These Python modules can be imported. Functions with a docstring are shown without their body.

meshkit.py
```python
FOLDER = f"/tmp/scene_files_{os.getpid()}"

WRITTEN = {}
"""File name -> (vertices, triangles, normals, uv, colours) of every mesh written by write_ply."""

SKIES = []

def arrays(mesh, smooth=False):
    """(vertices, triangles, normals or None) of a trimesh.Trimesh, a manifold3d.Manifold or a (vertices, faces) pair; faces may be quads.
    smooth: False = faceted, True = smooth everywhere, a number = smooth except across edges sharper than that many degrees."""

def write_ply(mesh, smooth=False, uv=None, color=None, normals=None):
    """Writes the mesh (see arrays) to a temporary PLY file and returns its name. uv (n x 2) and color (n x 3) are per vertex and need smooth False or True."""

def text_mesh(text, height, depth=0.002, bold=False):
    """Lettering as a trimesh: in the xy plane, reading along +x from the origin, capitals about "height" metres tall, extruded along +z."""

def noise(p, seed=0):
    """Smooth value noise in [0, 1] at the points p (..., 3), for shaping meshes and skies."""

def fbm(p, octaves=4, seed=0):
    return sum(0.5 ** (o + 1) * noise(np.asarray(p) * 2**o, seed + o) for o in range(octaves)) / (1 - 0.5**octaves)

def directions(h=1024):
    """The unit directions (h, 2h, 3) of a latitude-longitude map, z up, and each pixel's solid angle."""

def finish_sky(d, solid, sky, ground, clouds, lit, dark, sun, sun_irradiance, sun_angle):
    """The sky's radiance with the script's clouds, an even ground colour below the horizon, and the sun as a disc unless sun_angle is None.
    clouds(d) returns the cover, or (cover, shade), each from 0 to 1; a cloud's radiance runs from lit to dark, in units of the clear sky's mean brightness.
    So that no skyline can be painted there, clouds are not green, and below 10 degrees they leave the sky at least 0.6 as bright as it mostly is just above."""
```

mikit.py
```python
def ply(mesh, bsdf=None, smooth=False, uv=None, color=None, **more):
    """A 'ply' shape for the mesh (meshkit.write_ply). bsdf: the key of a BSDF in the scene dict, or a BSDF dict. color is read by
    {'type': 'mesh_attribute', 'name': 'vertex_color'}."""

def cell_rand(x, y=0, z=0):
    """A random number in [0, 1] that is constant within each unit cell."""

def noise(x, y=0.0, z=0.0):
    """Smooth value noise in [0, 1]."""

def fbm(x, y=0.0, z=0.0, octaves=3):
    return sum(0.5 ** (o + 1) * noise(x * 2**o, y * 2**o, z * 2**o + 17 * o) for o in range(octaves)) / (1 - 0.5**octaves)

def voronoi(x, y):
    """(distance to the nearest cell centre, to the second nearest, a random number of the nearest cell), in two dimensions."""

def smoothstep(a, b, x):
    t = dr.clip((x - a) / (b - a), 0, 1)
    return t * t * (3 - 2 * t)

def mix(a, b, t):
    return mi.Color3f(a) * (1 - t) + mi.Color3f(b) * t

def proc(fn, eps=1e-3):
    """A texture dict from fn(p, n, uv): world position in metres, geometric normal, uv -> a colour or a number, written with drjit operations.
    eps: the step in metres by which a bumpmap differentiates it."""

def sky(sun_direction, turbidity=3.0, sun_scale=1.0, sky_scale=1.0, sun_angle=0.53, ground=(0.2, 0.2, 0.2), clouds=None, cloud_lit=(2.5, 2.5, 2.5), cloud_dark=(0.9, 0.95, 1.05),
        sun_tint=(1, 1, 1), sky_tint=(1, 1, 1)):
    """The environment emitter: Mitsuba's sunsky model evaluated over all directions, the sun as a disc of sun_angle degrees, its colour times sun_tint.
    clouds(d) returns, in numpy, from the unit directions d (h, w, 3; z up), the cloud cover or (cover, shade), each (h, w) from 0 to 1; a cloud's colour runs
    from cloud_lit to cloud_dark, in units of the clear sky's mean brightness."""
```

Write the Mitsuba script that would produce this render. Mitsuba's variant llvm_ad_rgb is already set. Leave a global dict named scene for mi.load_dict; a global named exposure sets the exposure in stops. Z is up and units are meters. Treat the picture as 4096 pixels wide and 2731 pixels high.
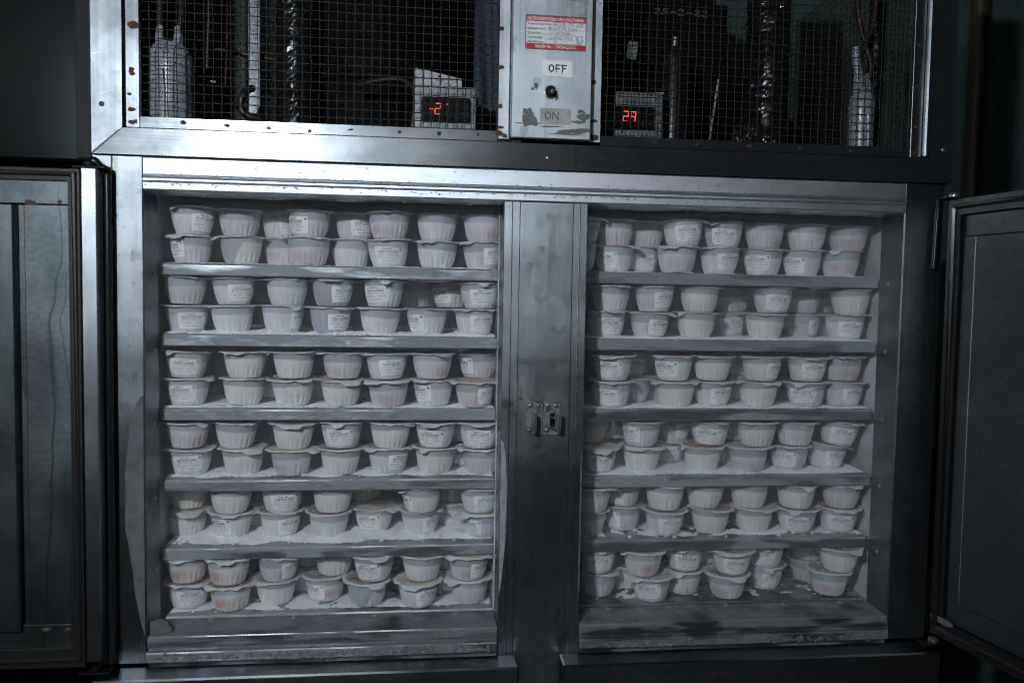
import math, random
import numpy as np, trimesh, mitsuba as mi, drjit as dr, mikit, meshkit
from mikit import proc, noise, fbm, voronoi, smoothstep, mix
from shapely.geometry import Polygon, box as sbox
from shapely import affinity
T = mi.ScalarTransform4f
scene, labels = {}, {}
# ---------------------------------------------------------------- camera, lamps, exposure
EYE = np.array([0.0, -1.45, 1.35])
FWD, UP = np.array([0.11164, 0.99226, -0.05439]), np.array([-0.01076, 0.05594, 0.99838])
scene['camera'] = {'type': 'thinlens', 'fov': 65.45, 'fov_axis': 'x', 'aperture_radius': 0.0075, 'focus_distance': 1.49,
                   'near_clip': 0.05, 'far_clip': 60.0, 'to_world': T().look_at(origin=EYE.tolist(), target=(EYE + FWD).tolist(), up=UP.tolist())}
exposure = 0.0
LAMP, AIM = np.array([-0.655, -1.80, 1.945]), np.array([0.14, 0.0, 1.14])
LAMP_RADIANCE = [2030.0, 2270.0, 2480.0]
PANEL_RADIANCE = [2.3, 2.6, 2.8]
AMBIENT = [0.0040, 0.0050, 0.0052]
scene['room_glow'] = {'type': 'constant', 'radiance': {'type': 'rgb', 'value': AMBIENT}}

# ---------------------------------------------------------------- helpers
def numbered(name):
    if name not in USED:
        USED[name] = 0
        return name
    USED[name] += 1
    return '%s_%03d' % (name, USED[name])
USED = {}
def thing(name, label, cat, group=None, kind=None):
    key = numbered(name)
    labels[key] = {'label': label, 'category': cat}
    if group: labels[key]['group'] = group
    if kind: labels[key]['kind'] = kind
    return key
def struct(name, mesh, m, **kw):
    key = numbered(name)
    scene[key] = mikit.ply(mesh, m, **kw)
    labels[key] = {'kind': 'structure'}
    return key
def part(parent, name, mesh, m, label=None, kind=None, smooth=False, **kw):
    key = numbered(parent + '__' + name)
    if isinstance(mesh, dict):
        scene[key] = {**mesh, **kw}
    else:
        scene[key] = mikit.ply(mesh, m, smooth=smooth, **kw)
    d = {}
    if label: d['label'] = label
    if kind: d['kind'] = kind
    if d: labels[key] = d
    return key
def cat(ms): return trimesh.util.concatenate(ms)
def rbox(x0, x1, y0, y1, z0, z1, r=0.0015):
    """a box with chamfered edges"""
    r = min(r, 0.45 * min(x1 - x0, y1 - y0, z1 - z0))
    p = []
    for sx in (0, 1):
        for sy in (0, 1):
            for sz in (0, 1):
                c = np.array([(x0, x1)[sx], (y0, y1)[sy], (z0, z1)[sz]])
                s = np.array([1 - 2 * sx, 1 - 2 * sy, 1 - 2 * sz]) * r
                p += [c + s * [0, 1, 1], c + s * [1, 0, 1], c + s * [1, 1, 0]]
    return trimesh.convex.convex_hull(np.array(p))
def flat(mesh, swap=False, scale=1.0):
    """unwelded mesh with box-projected uv for brushed metal: (mesh, uv); brushing runs along the axis that has the small roughness"""
    v, f = np.asarray(mesh.vertices), np.asarray(mesh.faces)
    tv = v[f]
    n = np.abs(np.cross(tv[:, 1] - tv[:, 0], tv[:, 2] - tv[:, 0]))
    a = n.argmax(1)
    uv = np.zeros((len(f), 3, 2))
    for k, (i, j) in enumerate(((1, 2), (0, 2), (0, 1))):
        uv[a == k] = tv[a == k][:, :, [i, j]]
    if swap: uv = uv[:, :, ::-1]
    uv = uv + 0.01 * tv[:, :, [0, 1]] * 0
    return trimesh.Trimesh(tv.reshape(-1, 3), np.arange(len(f) * 3).reshape(-1, 3), process=False), uv.reshape(-1, 2)
def metal(parent, name, mesh, m='steel', along='x', label=None, kind=None, to_world=None):
    # principled anisotropy stretches along u, so brushing along x needs u = z
    fm, uv = flat(mesh, swap=(along == 'x'))
    kw = {'uv': uv}
    if to_world is not None: kw['to_world'] = to_world
    if m == 'steel' and along == 'z': m = 'steel_soft' if name == 'mullion' else 'steel_jamb' if name in ('jamb', 'edge_trim') else 'steel_dent' if name == 'upper_post' or label == 'rust spotted left grille trim' else 'steel_panel' if name in ('control_panel', 'centre_strip') else 'steel_v'
    return part(parent, name, fm, m, label=label, kind=kind, **kw)
def prism(poly, y0, y1, axis='y'):
    """extrude a polygon given in (x, z) along y, in (x, y) along z, or in (y, z) along x"""
    if not isinstance(poly, Polygon): poly = Polygon(poly)
    m = trimesh.creation.extrude_polygon(poly, y1 - y0, engine='earcut')
    v = m.vertices.copy()
    if axis == 'y': v = np.stack([v[:, 0], y1 - v[:, 2], v[:, 1]], 1)
    elif axis == 'z': v = np.stack([v[:, 0], v[:, 1], y0 + v[:, 2]], 1)
    else: v = np.stack([y0 + v[:, 2], v[:, 0], v[:, 1]], 1)
    return trimesh.Trimesh(v, m.faces, process=False)
def tube(pts, r, sides=8, cap=True):
    p = np.asarray(pts, float)
    t = np.gradient(p, axis=0)
    t /= np.linalg.norm(t, axis=1, keepdims=True) + 1e-12
    ref = np.array([0.3, 0.5, 0.81]) if abs(t[0] @ [0.3, 0.5, 0.81]) < 0.95 else np.array([1.0, 0, 0])
    a = np.cross(t, ref); a /= np.linalg.norm(a, axis=1, keepdims=True)
    b = np.cross(t, a)
    ang = np.arange(sides) * 2 * np.pi / sides
    rr = np.broadcast_to(r, (len(p),))[:, None, None]
    v = (p[:, None] + rr * (np.cos(ang)[None, :, None] * a[:, None] + np.sin(ang)[None, :, None] * b[:, None])).reshape(-1, 3)
    i, j = np.meshgrid(np.arange(len(p) - 1), np.arange(sides), indexing='ij')
    q = np.stack([i * sides + j, i * sides + (j + 1) % sides, (i + 1) * sides + (j + 1) % sides, (i + 1) * sides + j], -1).reshape(-1, 4)
    f = np.vstack([q[:, [0, 2, 1]], q[:, [0, 3, 2]]])
    if cap:
        n = len(v); v = np.vstack([v, p[:1], p[-1:]])
        k = np.arange(sides)
        f = np.vstack([f, np.stack([k, (k + 1) % sides, k * 0 + n], 1), np.stack([(k + 1) % sides + n - sides, k + n - sides, k * 0 + n + 1], 1)])
    return trimesh.Trimesh(v, f, process=False)
def curve(pts, n=24):
    from scipy.interpolate import CubicSpline
    p = np.asarray(pts, float)
    s = np.linspace(0, 1, len(p))
    return CubicSpline(s, p)(np.linspace(0, 1, n))
def lathe(prof, n=32, wob=None):
    """surface of revolution about z from (r, z) rows"""
    pr = np.asarray(prof, float)
    th = np.arange(n) * 2 * np.pi / n
    v = np.stack([pr[:, 0][:, None] * np.cos(th), pr[:, 0][:, None] * np.sin(th), np.repeat(pr[:, 1][:, None], n, 1)], -1)
    i, j = np.meshgrid(np.arange(len(pr) - 1), np.arange(n), indexing='ij')
    a, b, c, d = i * n + j, i * n + (j + 1) % n, (i + 1) * n + (j + 1) % n, (i + 1) * n + j
    f = np.concatenate([np.stack([a, b, c], -1).reshape(-1, 3), np.stack([a, c, d], -1).reshape(-1, 3)])
    return trimesh.Trimesh(v.reshape(-1, 3), f, process=False)
def grid_faces(nu, nv):
    i, j = np.meshgrid(np.arange(nu - 1), np.arange(nv - 1), indexing='ij')
    a, b, c, d = i * nv + j, (i + 1) * nv + j, (i + 1) * nv + j + 1, i * nv + j + 1
    return np.concatenate([np.stack([a, b, c], -1).reshape(-1, 3), np.stack([a, c, d], -1).reshape(-1, 3)])
def blob(cx, cy, rx, ry, seed, n=40, rough=0.35):
    rs = np.random.RandomState(seed)
    th = np.arange(n) * 2 * np.pi / n
    r = 1 + sum(rough / k * rs.uniform(-1, 1) * np.cos(k * th + rs.uniform(0, 6.3)) for k in (1, 2, 3, 4, 5, 7, 9, 13))
    r = np.clip(r, 0.25, 1.8)
    return Polygon(np.stack([cx + rx * r * np.cos(th), cy + ry * r * np.sin(th)], 1)).buffer(0)
def bigpoly(p): return max(p.geoms, key=lambda g: g.area) if hasattr(p, 'geoms') else p
def dome(x, y, z, r, h, axis, seed=0, n=8):
    """small domed head / droplet on a face; axis: 'y' faces -y, 'z' up, '+x', '-x', 'd' down"""
    prof = [(r, 0), (r * 0.92, h * 0.45), (r * 0.6, h * 0.85), (0.0005 * r, h)]
    m = lathe(prof, n)
    v = m.vertices.copy()
    if axis == 'y': v = np.stack([v[:, 0], -v[:, 2], v[:, 1]], 1)
    elif axis == '+x': v = np.stack([v[:, 2], v[:, 0], v[:, 1]], 1)
    elif axis == '-x': v = np.stack([-v[:, 2], -v[:, 0], v[:, 1]], 1)
    elif axis == 'd': v = np.stack([v[:, 0], -v[:, 1], -v[:, 2]], 1)
    return trimesh.Trimesh(v + [x, y, z], m.faces, process=False)
def letters(text, h, bold=False, depth=0.0):
    """flat lettering (top faces only) in the xy plane"""
    m = meshkit.text_mesh(text, h, 0.001, bold)
    fz = m.face_normals[:, 2] > 0.5
    m = m.submesh([np.nonzero(fz)[0]], append=True)
    m.vertices[:, 2] = 0
    return m
def on_plane(m, x, y, z, sx=1.0):
    """flat xy lettering -> stands on a plane facing -y, origin at (x, y, z)"""
    v = m.vertices
    return trimesh.Trimesh(np.stack([x + v[:, 0] * sx, np.full(len(v), y), z + v[:, 1]], 1), m.faces, process=False)
def strokes(paths, w, y):
    """handwriting: polylines in (x, z) as thin flat ribbons on the plane y facing -y"""
    from shapely.geometry import LineString
    from shapely import union_all
    g = union_all([LineString(p).buffer(w / 2, quad_segs=3) for p in paths])
    ms = [prism(q, y, y + 0.0003) for q in (g.geoms if hasattr(g, 'geoms') else [g])]
    return cat(ms)

# ---------------------------------------------------------------- materials
def C(*c): return {'type': 'rgb', 'value': list(c)}
def principled(**k): return {'type': 'principled', **k}
def two(b): return {'type': 'twosided', 'b': b}
def steel_color(grain_x, grain_z, tone):
    def fn(p, n, uv):
        smear = fbm(p.x * 12, p.y * 12, p.z * 12, 4)
        g = noise(p.x * grain_x + p.y * 200, p.z * grain_z, 3.0)
        g2 = noise(p.x * grain_x * 0.3 + 9, p.z * grain_z * 0.3, 8.0)
        spot = smoothstep(0.64, 0.74, fbm(p.x * 46 + 5, p.y * 46, p.z * 34, 4))
        drip = smoothstep(0.66, 0.74, noise(p.x * 55, p.y * 55, p.z * 5 + 4)) * smoothstep(0.5, 0.7, noise(p.x * 11, p.y * 11, p.z * 7))
        q, r = p.x * 0.94 + p.z * 0.34, p.z * 0.94 - p.x * 0.34
        scratch = smoothstep(0.955, 0.985, noise(q * 14, r * 420, 2.0)) + smoothstep(0.96, 0.985, noise((q + r) * 260, (q - r) * 11, 6.0))
        c = mix((0.52, 0.55, 0.575), (0.38, 0.41, 0.435), smoothstep(0.3, 0.7, smear)) * (0.78 + 0.24 * g + 0.20 * g2) * tone
        c = mix(c, (0.17, 0.165, 0.16), dr.clip(spot * 0.45 + drip * 0.35, 0, 0.8))
        return mix(c, (0.75, 0.78, 0.80), dr.clip(scratch, 0, 1) * 0.45 * tone)
    return proc(fn)
def brushed(name, color, narrow, wide, share=0.62, diff=0.06, dc=(0.30, 0.32, 0.34), smear=0.22, bump=None):
    """worn brushed metal: a narrow lobe stretched across the grain, a wide one where it is scuffed or smeared, and a little dirt"""
    lobe = lambda a: {'type': 'roughconductor', 'material': 'none', 'distribution': 'beckmann', 'alpha_u': a[0], 'alpha_v': a[1], 'specular_reflectance': color}
    w = proc(lambda p, n, uv: dr.clip(share - smear + 2 * smear * smoothstep(0.3, 0.7, fbm(p.x * 13, p.y * 13, p.z * 13 + 3, 4)) + 0.18 * (noise(p.x * 90, p.y * 90, p.z * 90) - 0.5), 0, 1))
    metal = {'type': 'blendbsdf', 'weight': diff, 'a': {'type': 'blendbsdf', 'weight': w, 'a': lobe(narrow), 'b': lobe(wide)}, 'b': {'type': 'diffuse', 'reflectance': C(*dc)}}
    scene[name] = two({'type': 'bumpmap', 'arbitrary': bump, 'scale': 1.0, 'bsdf': metal} if bump else metal)   # dents only on metal without grain: a bump turns the grain
STEEL_H, STEEL_V, STEEL_W = steel_color(7, 750, 0.62), steel_color(750, 7, 0.60), steel_color(750, 7, 1.0)
brushed('steel', STEEL_H, (0.17, 0.055), (0.27, 0.14), 0.60)
brushed('lower_steel', STEEL_H, (0.17, 0.08), (0.25, 0.16), 0.5, 0.04, (0.10, 0.11, 0.115))
brushed('steel_v', STEEL_V, (0.15, 0.10), (0.20, 0.22), 0.72)
brushed('steel_dent', STEEL_V, (0.085, 0.085), (0.20, 0.20), 0.70, bump=proc(lambda p, n, uv: 0.0022 * noise(p.x * 16 + 0.7 * noise(p.z * 9), p.y * 14, p.z * 12 + 2), 2e-3))
brushed('steel_soft', STEEL_W, (0.18, 0.13), (0.245, 0.205), 0.72, 0.06, (0.24, 0.26, 0.28))
brushed('steel_jamb', STEEL_V, (0.18, 0.13), (0.245, 0.205), 0.72, 0.06, (0.22, 0.24, 0.26))
brushed('steel_wide', proc(lambda p, n, uv: mix((0.80, 0.84, 0.88), (0.55, 0.58, 0.62), fbm(p.x * 9, p.y * 9, p.z * 300, 3))), (0.20, 0.26), (0.30, 0.36), 0.55, 0.16, (0.45, 0.47, 0.50))
brushed('steel_panel', STEEL_W, (0.28, 0.22), (0.38, 0.30), 0.6, 0.10, (0.30, 0.32, 0.34))
def frost_amount(lo, hi, k, kz, off):
    def fn(p, n, uv):
        return smoothstep(lo, hi, fbm(p.x * k + off, p.y * k * 1.4, p.z * kz, 4))
    return fn
scene['frost_white'] = two(principled(base_color=proc(lambda p, n, uv: mix((0.62, 0.645, 0.68), (0.80, 0.82, 0.84), fbm(p.x * 90, p.y * 90, p.z * 90, 3))), roughness=0.75, specular=0.25))
scene['snow'] = two(principled(base_color=C(0.80, 0.82, 0.85), roughness=0.8, specular=0.2))
ICEB = proc(lambda p, n, uv: 0.0010 * fbm(p.x * 70, p.y * 70, p.z * 70, 2), 1e-3)
def frosted(name, lo, hi, k, kz, off, dark=1.0, fc=(0.55, 0.57, 0.60)):
    scene[name] = two({'type': 'bumpmap', 'arbitrary': ICEB, 'scale': 1.0, 'bsdf': {'type': 'blendbsdf', 'weight': proc(frost_amount(lo, hi, k, kz, off)),
        'a': {'type': 'blendbsdf', 'weight': 0.12, 'a': {'type': 'roughconductor', 'material': 'none', 'distribution': 'beckmann', 'alpha': 0.18, 'specular_reflectance': C(0.50 * dark, 0.53 * dark, 0.56 * dark)}, 'b': {'type': 'diffuse', 'reflectance': C(0.25, 0.26, 0.27)}},
        'b': principled(base_color=C(*fc), roughness=0.55, specular=0.4)}})
frosted('tray_metal', 0.18, 0.55, 11, 40, 0.0, 0.8, (0.235, 0.25, 0.268))
frosted('tray_wet', 0.38, 0.62, 9, 34, 4.0, 0.8, (0.27, 0.285, 0.30))
frosted('tray_bare', 0.50, 0.70, 14, 50, 9.0, 0.35, (0.22, 0.23, 0.24))
frosted('sill_metal', 0.36, 0.68, 15, 60, 7.0, 0.5, (0.17, 0.178, 0.19))
scene['liner_metal'] = two(principled(base_color=proc(lambda p, n, uv: mix((0.32, 0.335, 0.35), (0.62, 0.64, 0.67), smoothstep(0.3, 0.65, fbm(p.x * 6 + 3, p.y * 6, p.z * 6, 4)))), roughness=0.5, specular=0.35))
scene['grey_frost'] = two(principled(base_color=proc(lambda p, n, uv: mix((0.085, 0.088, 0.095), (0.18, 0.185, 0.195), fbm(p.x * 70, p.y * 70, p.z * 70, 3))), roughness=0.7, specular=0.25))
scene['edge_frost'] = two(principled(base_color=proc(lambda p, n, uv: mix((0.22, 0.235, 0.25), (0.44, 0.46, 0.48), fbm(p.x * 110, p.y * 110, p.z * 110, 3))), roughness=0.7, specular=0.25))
def streak(p, n, uv):
    w = p.x + p.y
    wig = 0.018 * noise(p.z * 7, w * 3) + 0.006 * noise(p.z * 30, w * 5)
    r = fbm((w + wig) * 32, p.z * 1.1, 2.0, 2)
    line = smoothstep(0.035, 0.0, dr.abs(r - 0.5)) * smoothstep(0.45, 0.65, noise(w * 9, p.z * 2.2, 5))
    return line
def door_color(p, n, uv):
    c = mix((0.17, 0.19, 0.20), (0.095, 0.11, 0.118), smoothstep(0.35, 0.65, fbm(p.x * 14 + 2, p.y * 14, p.z * 5, 4)))
    c = c * (0.85 + 0.3 * noise(p.x * 160, p.y * 160, p.z * 160))
    return mix(c, (0.05, 0.06, 0.065), streak(p, n, uv) * 0.85)
brushed('door_metal', proc(door_color), (0.20, 0.17), (0.28, 0.26), 0.7, 0.08, (0.11, 0.145, 0.15))
brushed('door_dark', proc(lambda p, n, uv: mix((0.14, 0.152, 0.157), (0.22, 0.235, 0.24), fbm(p.x * 18, p.y * 18, p.z * 12, 4)) * (0.85 + 0.3 * noise(p.x * 150, p.y * 150, p.z * 150))), (0.24, 0.22), (0.32, 0.30), 0.8, 0.20, (0.055, 0.060, 0.063))
scene['galvanised'] = two(principled(base_color=proc(lambda p, n, uv: mix((0.14, 0.155, 0.16), (0.26, 0.28, 0.29), voronoi(p.x * 260 + p.y * 90, p.z * 150)[2])), metallic=0.4, roughness=0.42))
scene['galvanised_dark'] = two(principled(base_color=C(0.03, 0.032, 0.034), roughness=0.5, specular=0.3))
scene['rubber'] = two(principled(base_color=C(0.016, 0.014, 0.013), roughness=0.42, specular=0.45))
scene['rubber_wet'] = two(principled(base_color=C(0.012, 0.012, 0.012), roughness=0.25, specular=0.5))
scene['black_plastic'] = two(principled(base_color=C(0.010, 0.011, 0.012), roughness=0.22, specular=0.5))
scene['bezel_plastic'] = two(principled(base_color=C(0.006, 0.006, 0.007), roughness=0.5, specular=0.12))
scene['black_matte'] = two(principled(base_color=C(0.004, 0.0042, 0.0045), roughness=0.7, specular=0.1))
scene['dark_paint'] = two(principled(base_color=C(0.006, 0.0065, 0.007), roughness=0.5, specular=0.2))
scene['wire_rust'] = two(principled(base_color=proc(lambda p, n, uv: mix((0.018, 0.014, 0.012), (0.045, 0.036, 0.032), noise(p.x * 120, p.y * 120, p.z * 120))), metallic=0.1, roughness=0.55, specular=0.3))
scene['rust'] = two(principled(base_color=proc(lambda p, n, uv: mix((0.045, 0.026, 0.018), (0.17, 0.085, 0.045), noise(p.x * 300, p.y * 300, p.z * 300))), roughness=0.8, specular=0.2))
scene['screw_metal'] = two(principled(base_color=C(0.5, 0.5, 0.5), metallic=0.9, roughness=0.25))
scene['latch_metal'] = two(principled(base_color=proc(lambda p, n, uv: mix((0.42, 0.42, 0.42), (0.12, 0.10, 0.085), smoothstep(0.5, 0.75, fbm(p.x * 130, p.y * 130, p.z * 130, 3)))), metallic=0.7, roughness=0.38))
scene['copper'] = two(principled(base_color=C(0.050, 0.028, 0.018), metallic=0.4, roughness=0.45))
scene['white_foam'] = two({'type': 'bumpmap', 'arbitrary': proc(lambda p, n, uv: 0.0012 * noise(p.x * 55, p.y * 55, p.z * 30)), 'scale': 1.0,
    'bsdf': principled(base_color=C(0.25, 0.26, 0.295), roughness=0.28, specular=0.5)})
scene['paper'] = two(principled(base_color=C(0.88, 0.89, 0.90), roughness=0.5, specular=0.3))
scene['old_paper'] = two(principled(base_color=proc(lambda p, n, uv: mix((0.46, 0.47, 0.45), (0.38, 0.37, 0.34), smoothstep(0.4, 0.7, fbm(p.x * 80, p.y, p.z * 80, 3)))), roughness=0.55, specular=0.3))
scene['card_paper'] = two(principled(base_color=C(0.42, 0.43, 0.44), roughness=0.5, specular=0.3))
scene['ink'] = two(principled(base_color=C(0.04, 0.04, 0.043), roughness=0.6, specular=0.2))
scene['faded_ink'] = two(principled(base_color=C(0.30, 0.30, 0.32), roughness=0.6, specular=0.2))
scene['pen_ink'] = two(principled(base_color=C(0.05, 0.06, 0.17), roughness=0.6, specular=0.2))
scene['print_red'] = two(principled(base_color=C(0.50, 0.035, 0.035), roughness=0.4, specular=0.4))
scene['print_white'] = two(principled(base_color=C(0.8, 0.8, 0.8), roughness=0.5, specular=0.3))
scene['chalk'] = two(principled(base_color=C(0.16, 0.165, 0.17), roughness=0.8, specular=0.1))
scene['mark_green'] = two(principled(base_color=C(0.02, 0.22, 0.13), roughness=0.5, specular=0.3))
scene['residue'] = two(principled(base_color=proc(lambda p, n, uv: mix((0.10, 0.095, 0.085), (0.24, 0.23, 0.21), fbm(p.x * 200, p.y, p.z * 200, 3))), roughness=0.75, specular=0.2))
def wall_color(p, n, uv):
    c = mix((0.080, 0.120, 0.113), (0.058, 0.090, 0.085), fbm(p.x * 3, p.y * 3, p.z * 2, 3))
    return mix(c, (0.05, 0.06, 0.055), 0.5 * smoothstep(0.72, 0.76, noise(p.x * 40, p.y * 40, p.z * 9)))
scene['green_paint'] = two(principled(base_color=proc(wall_color), roughness=0.45, specular=0.45))
scene['green_gloss'] = two({'type': 'blendbsdf', 'weight': 0.5, 'a': {'type': 'roughconductor', 'material': 'none', 'distribution': 'beckmann', 'alpha': 0.085, 'specular_reflectance': C(0.042, 0.050, 0.047)},
    'b': {'type': 'diffuse', 'reflectance': proc(lambda p, n, uv: wall_color(p, n, uv) * 0.12)}})
scene['yellow_paint'] = two(principled(base_color=C(0.045, 0.040, 0.018), roughness=0.5))
scene['concrete'] = two(principled(base_color=proc(lambda p, n, uv: mix((0.16, 0.16, 0.155), (0.24, 0.235, 0.225), fbm(p.x * 4, p.y * 4, p.z, 4))), roughness=0.7))
scene['denim_cloth'] = two(principled(base_color=C(0.05, 0.065, 0.085), roughness=0.9))
scene['cup_plastic'] = two(principled(base_color={'type': 'mesh_attribute', 'name': 'vertex_color'}, roughness=0.30, specular=0.45, clearcoat=0.25, clearcoat_gloss=0.85))
scene['lid_film'] = two(principled(base_color={'type': 'mesh_attribute', 'name': 'vertex_color'}, roughness=0.25, specular=0.4, clearcoat=0.5, clearcoat_gloss=0.96))
scene['water'] = two(principled(base_color=C(0.35, 0.37, 0.39), metallic=0.4, roughness=0.08, specular=0.6))
scene['red_glow'] = two(principled(base_color=C(0.1, 0.01, 0.01), roughness=0.5))
scene['white_plastic'] = two(principled(base_color=C(0.22, 0.23, 0.235), roughness=0.4))
scene['mist_left'] = {'type': 'homogeneous', 'albedo': {'type': 'rgb', 'value': [0.95, 0.95, 0.95]}, 'sigma_t': 0.9}
scene['mist_right'] = {'type': 'homogeneous', 'albedo': {'type': 'rgb', 'value': [0.95, 0.95, 0.95]}, 'sigma_t': 1.3}

# ---------------------------------------------------------------- setting
struct('floor', rbox(-8, 8, -8, 4, -0.1, 0.0), 'concrete')
struct('wall', rbox(-6, 6, 0.95, 1.05, 0, 4.0), 'green_paint')
pipe = thing('wall_pipe', 'thin dull yellow vertical pipe on the dark green wall behind the right side', 'pipe', None)
part(pipe, 'tube', tube([[1.72, 0.915, z] for z in np.linspace(0, 3.6, 12)], 0.028, 12), 'yellow_paint', smooth=40)
nb = thing('side_cabinet', 'dark green glossy metal cabinet standing left of the freezer, above the open left door', 'cabinet')
a = math.radians(6.5)
ncab = rbox(-0.95, 0, 0.0, 0.06, 1.575, 2.6, 0.004)
nmat = T().translate([-0.575, 0.030, 1.575]).rotate([0, 0, 1], 2.0).translate([0, 0, -1.575])
part(nb, 'upper_panel', ncab, 'green_gloss', to_world=nmat)
part(nb, 'edge_strip', rbox(-0.026, -0.001, -0.004, 0.0, 1.58, 2.6, 0.001), 'dark_paint', to_world=nmat)
part(nb, 'lower_panel', rbox(-1.5, -0.575, 0.06, 0.10, 0.02, 1.56, 0.004), 'green_gloss')

# ---------------------------------------------------------------- the lamp (outside the frame)
lamp = thing('work_lamp', 'round work lamp with a metal hood shining on the open freezer', 'lamp')
d = AIM - LAMP; d /= np.linalg.norm(d)
lm = T().look_at(origin=LAMP.tolist(), target=AIM.tolist(), up=[0, 0, 1])
part(lamp, 'bulb', lathe([(0.032, 0.0), (0.0005, 0.0)], 40), 'white_plastic', to_world=lm,
     emitter={'type': 'area', 'radiance': {'type': 'rgb', 'value': LAMP_RADIANCE}})
part(lamp, 'hood', lathe([(0.012, -0.10), (0.05, -0.09), (0.058, -0.02), (0.100, 0.095), (0.102, 0.095), (0.060, -0.021), (0.052, -0.093), (0.012, -0.104)], 40), 'black_matte', smooth=40, to_world=lm)
part(lamp, 'stand', tube([LAMP - d * 0.1, LAMP - d * 0.14 + [0, -0.02, -0.1], [LAMP[0] - 0.05, LAMP[1] - 0.2, 1.2], [LAMP[0] - 0.05, LAMP[1] - 0.2, 0.0]], 0.014, 10), 'dark_paint', smooth=40)
tl = thing('ceiling_light', 'long pale ceiling light panel high in the room facing the freezer', 'lamp')
PX0, PX1, PY, PZ = -2.5, 0.55, -4.0, 2.62
pm = T().translate([(PX0 + PX1) / 2, PY, PZ]).rotate([1, 0, 0], -70)
part(tl, 'diffuser', trimesh.Trimesh([[-(PX1 - PX0) / 2, -0.16, 0], [(PX1 - PX0) / 2, -0.16, 0], [(PX1 - PX0) / 2, 0.16, 0], [-(PX1 - PX0) / 2, 0.16, 0]], [[0, 1, 2], [0, 2, 3]]), 'white_plastic', to_world=pm,
     emitter={'type': 'area', 'radiance': {'type': 'rgb', 'value': PANEL_RADIANCE}})
part(tl, 'casing', rbox(-(PX1 - PX0) / 2 - 0.02, (PX1 - PX0) / 2 + 0.02, -0.18, 0.18, -0.06, -0.004, 0.004), 'white_plastic', to_world=pm)

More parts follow.
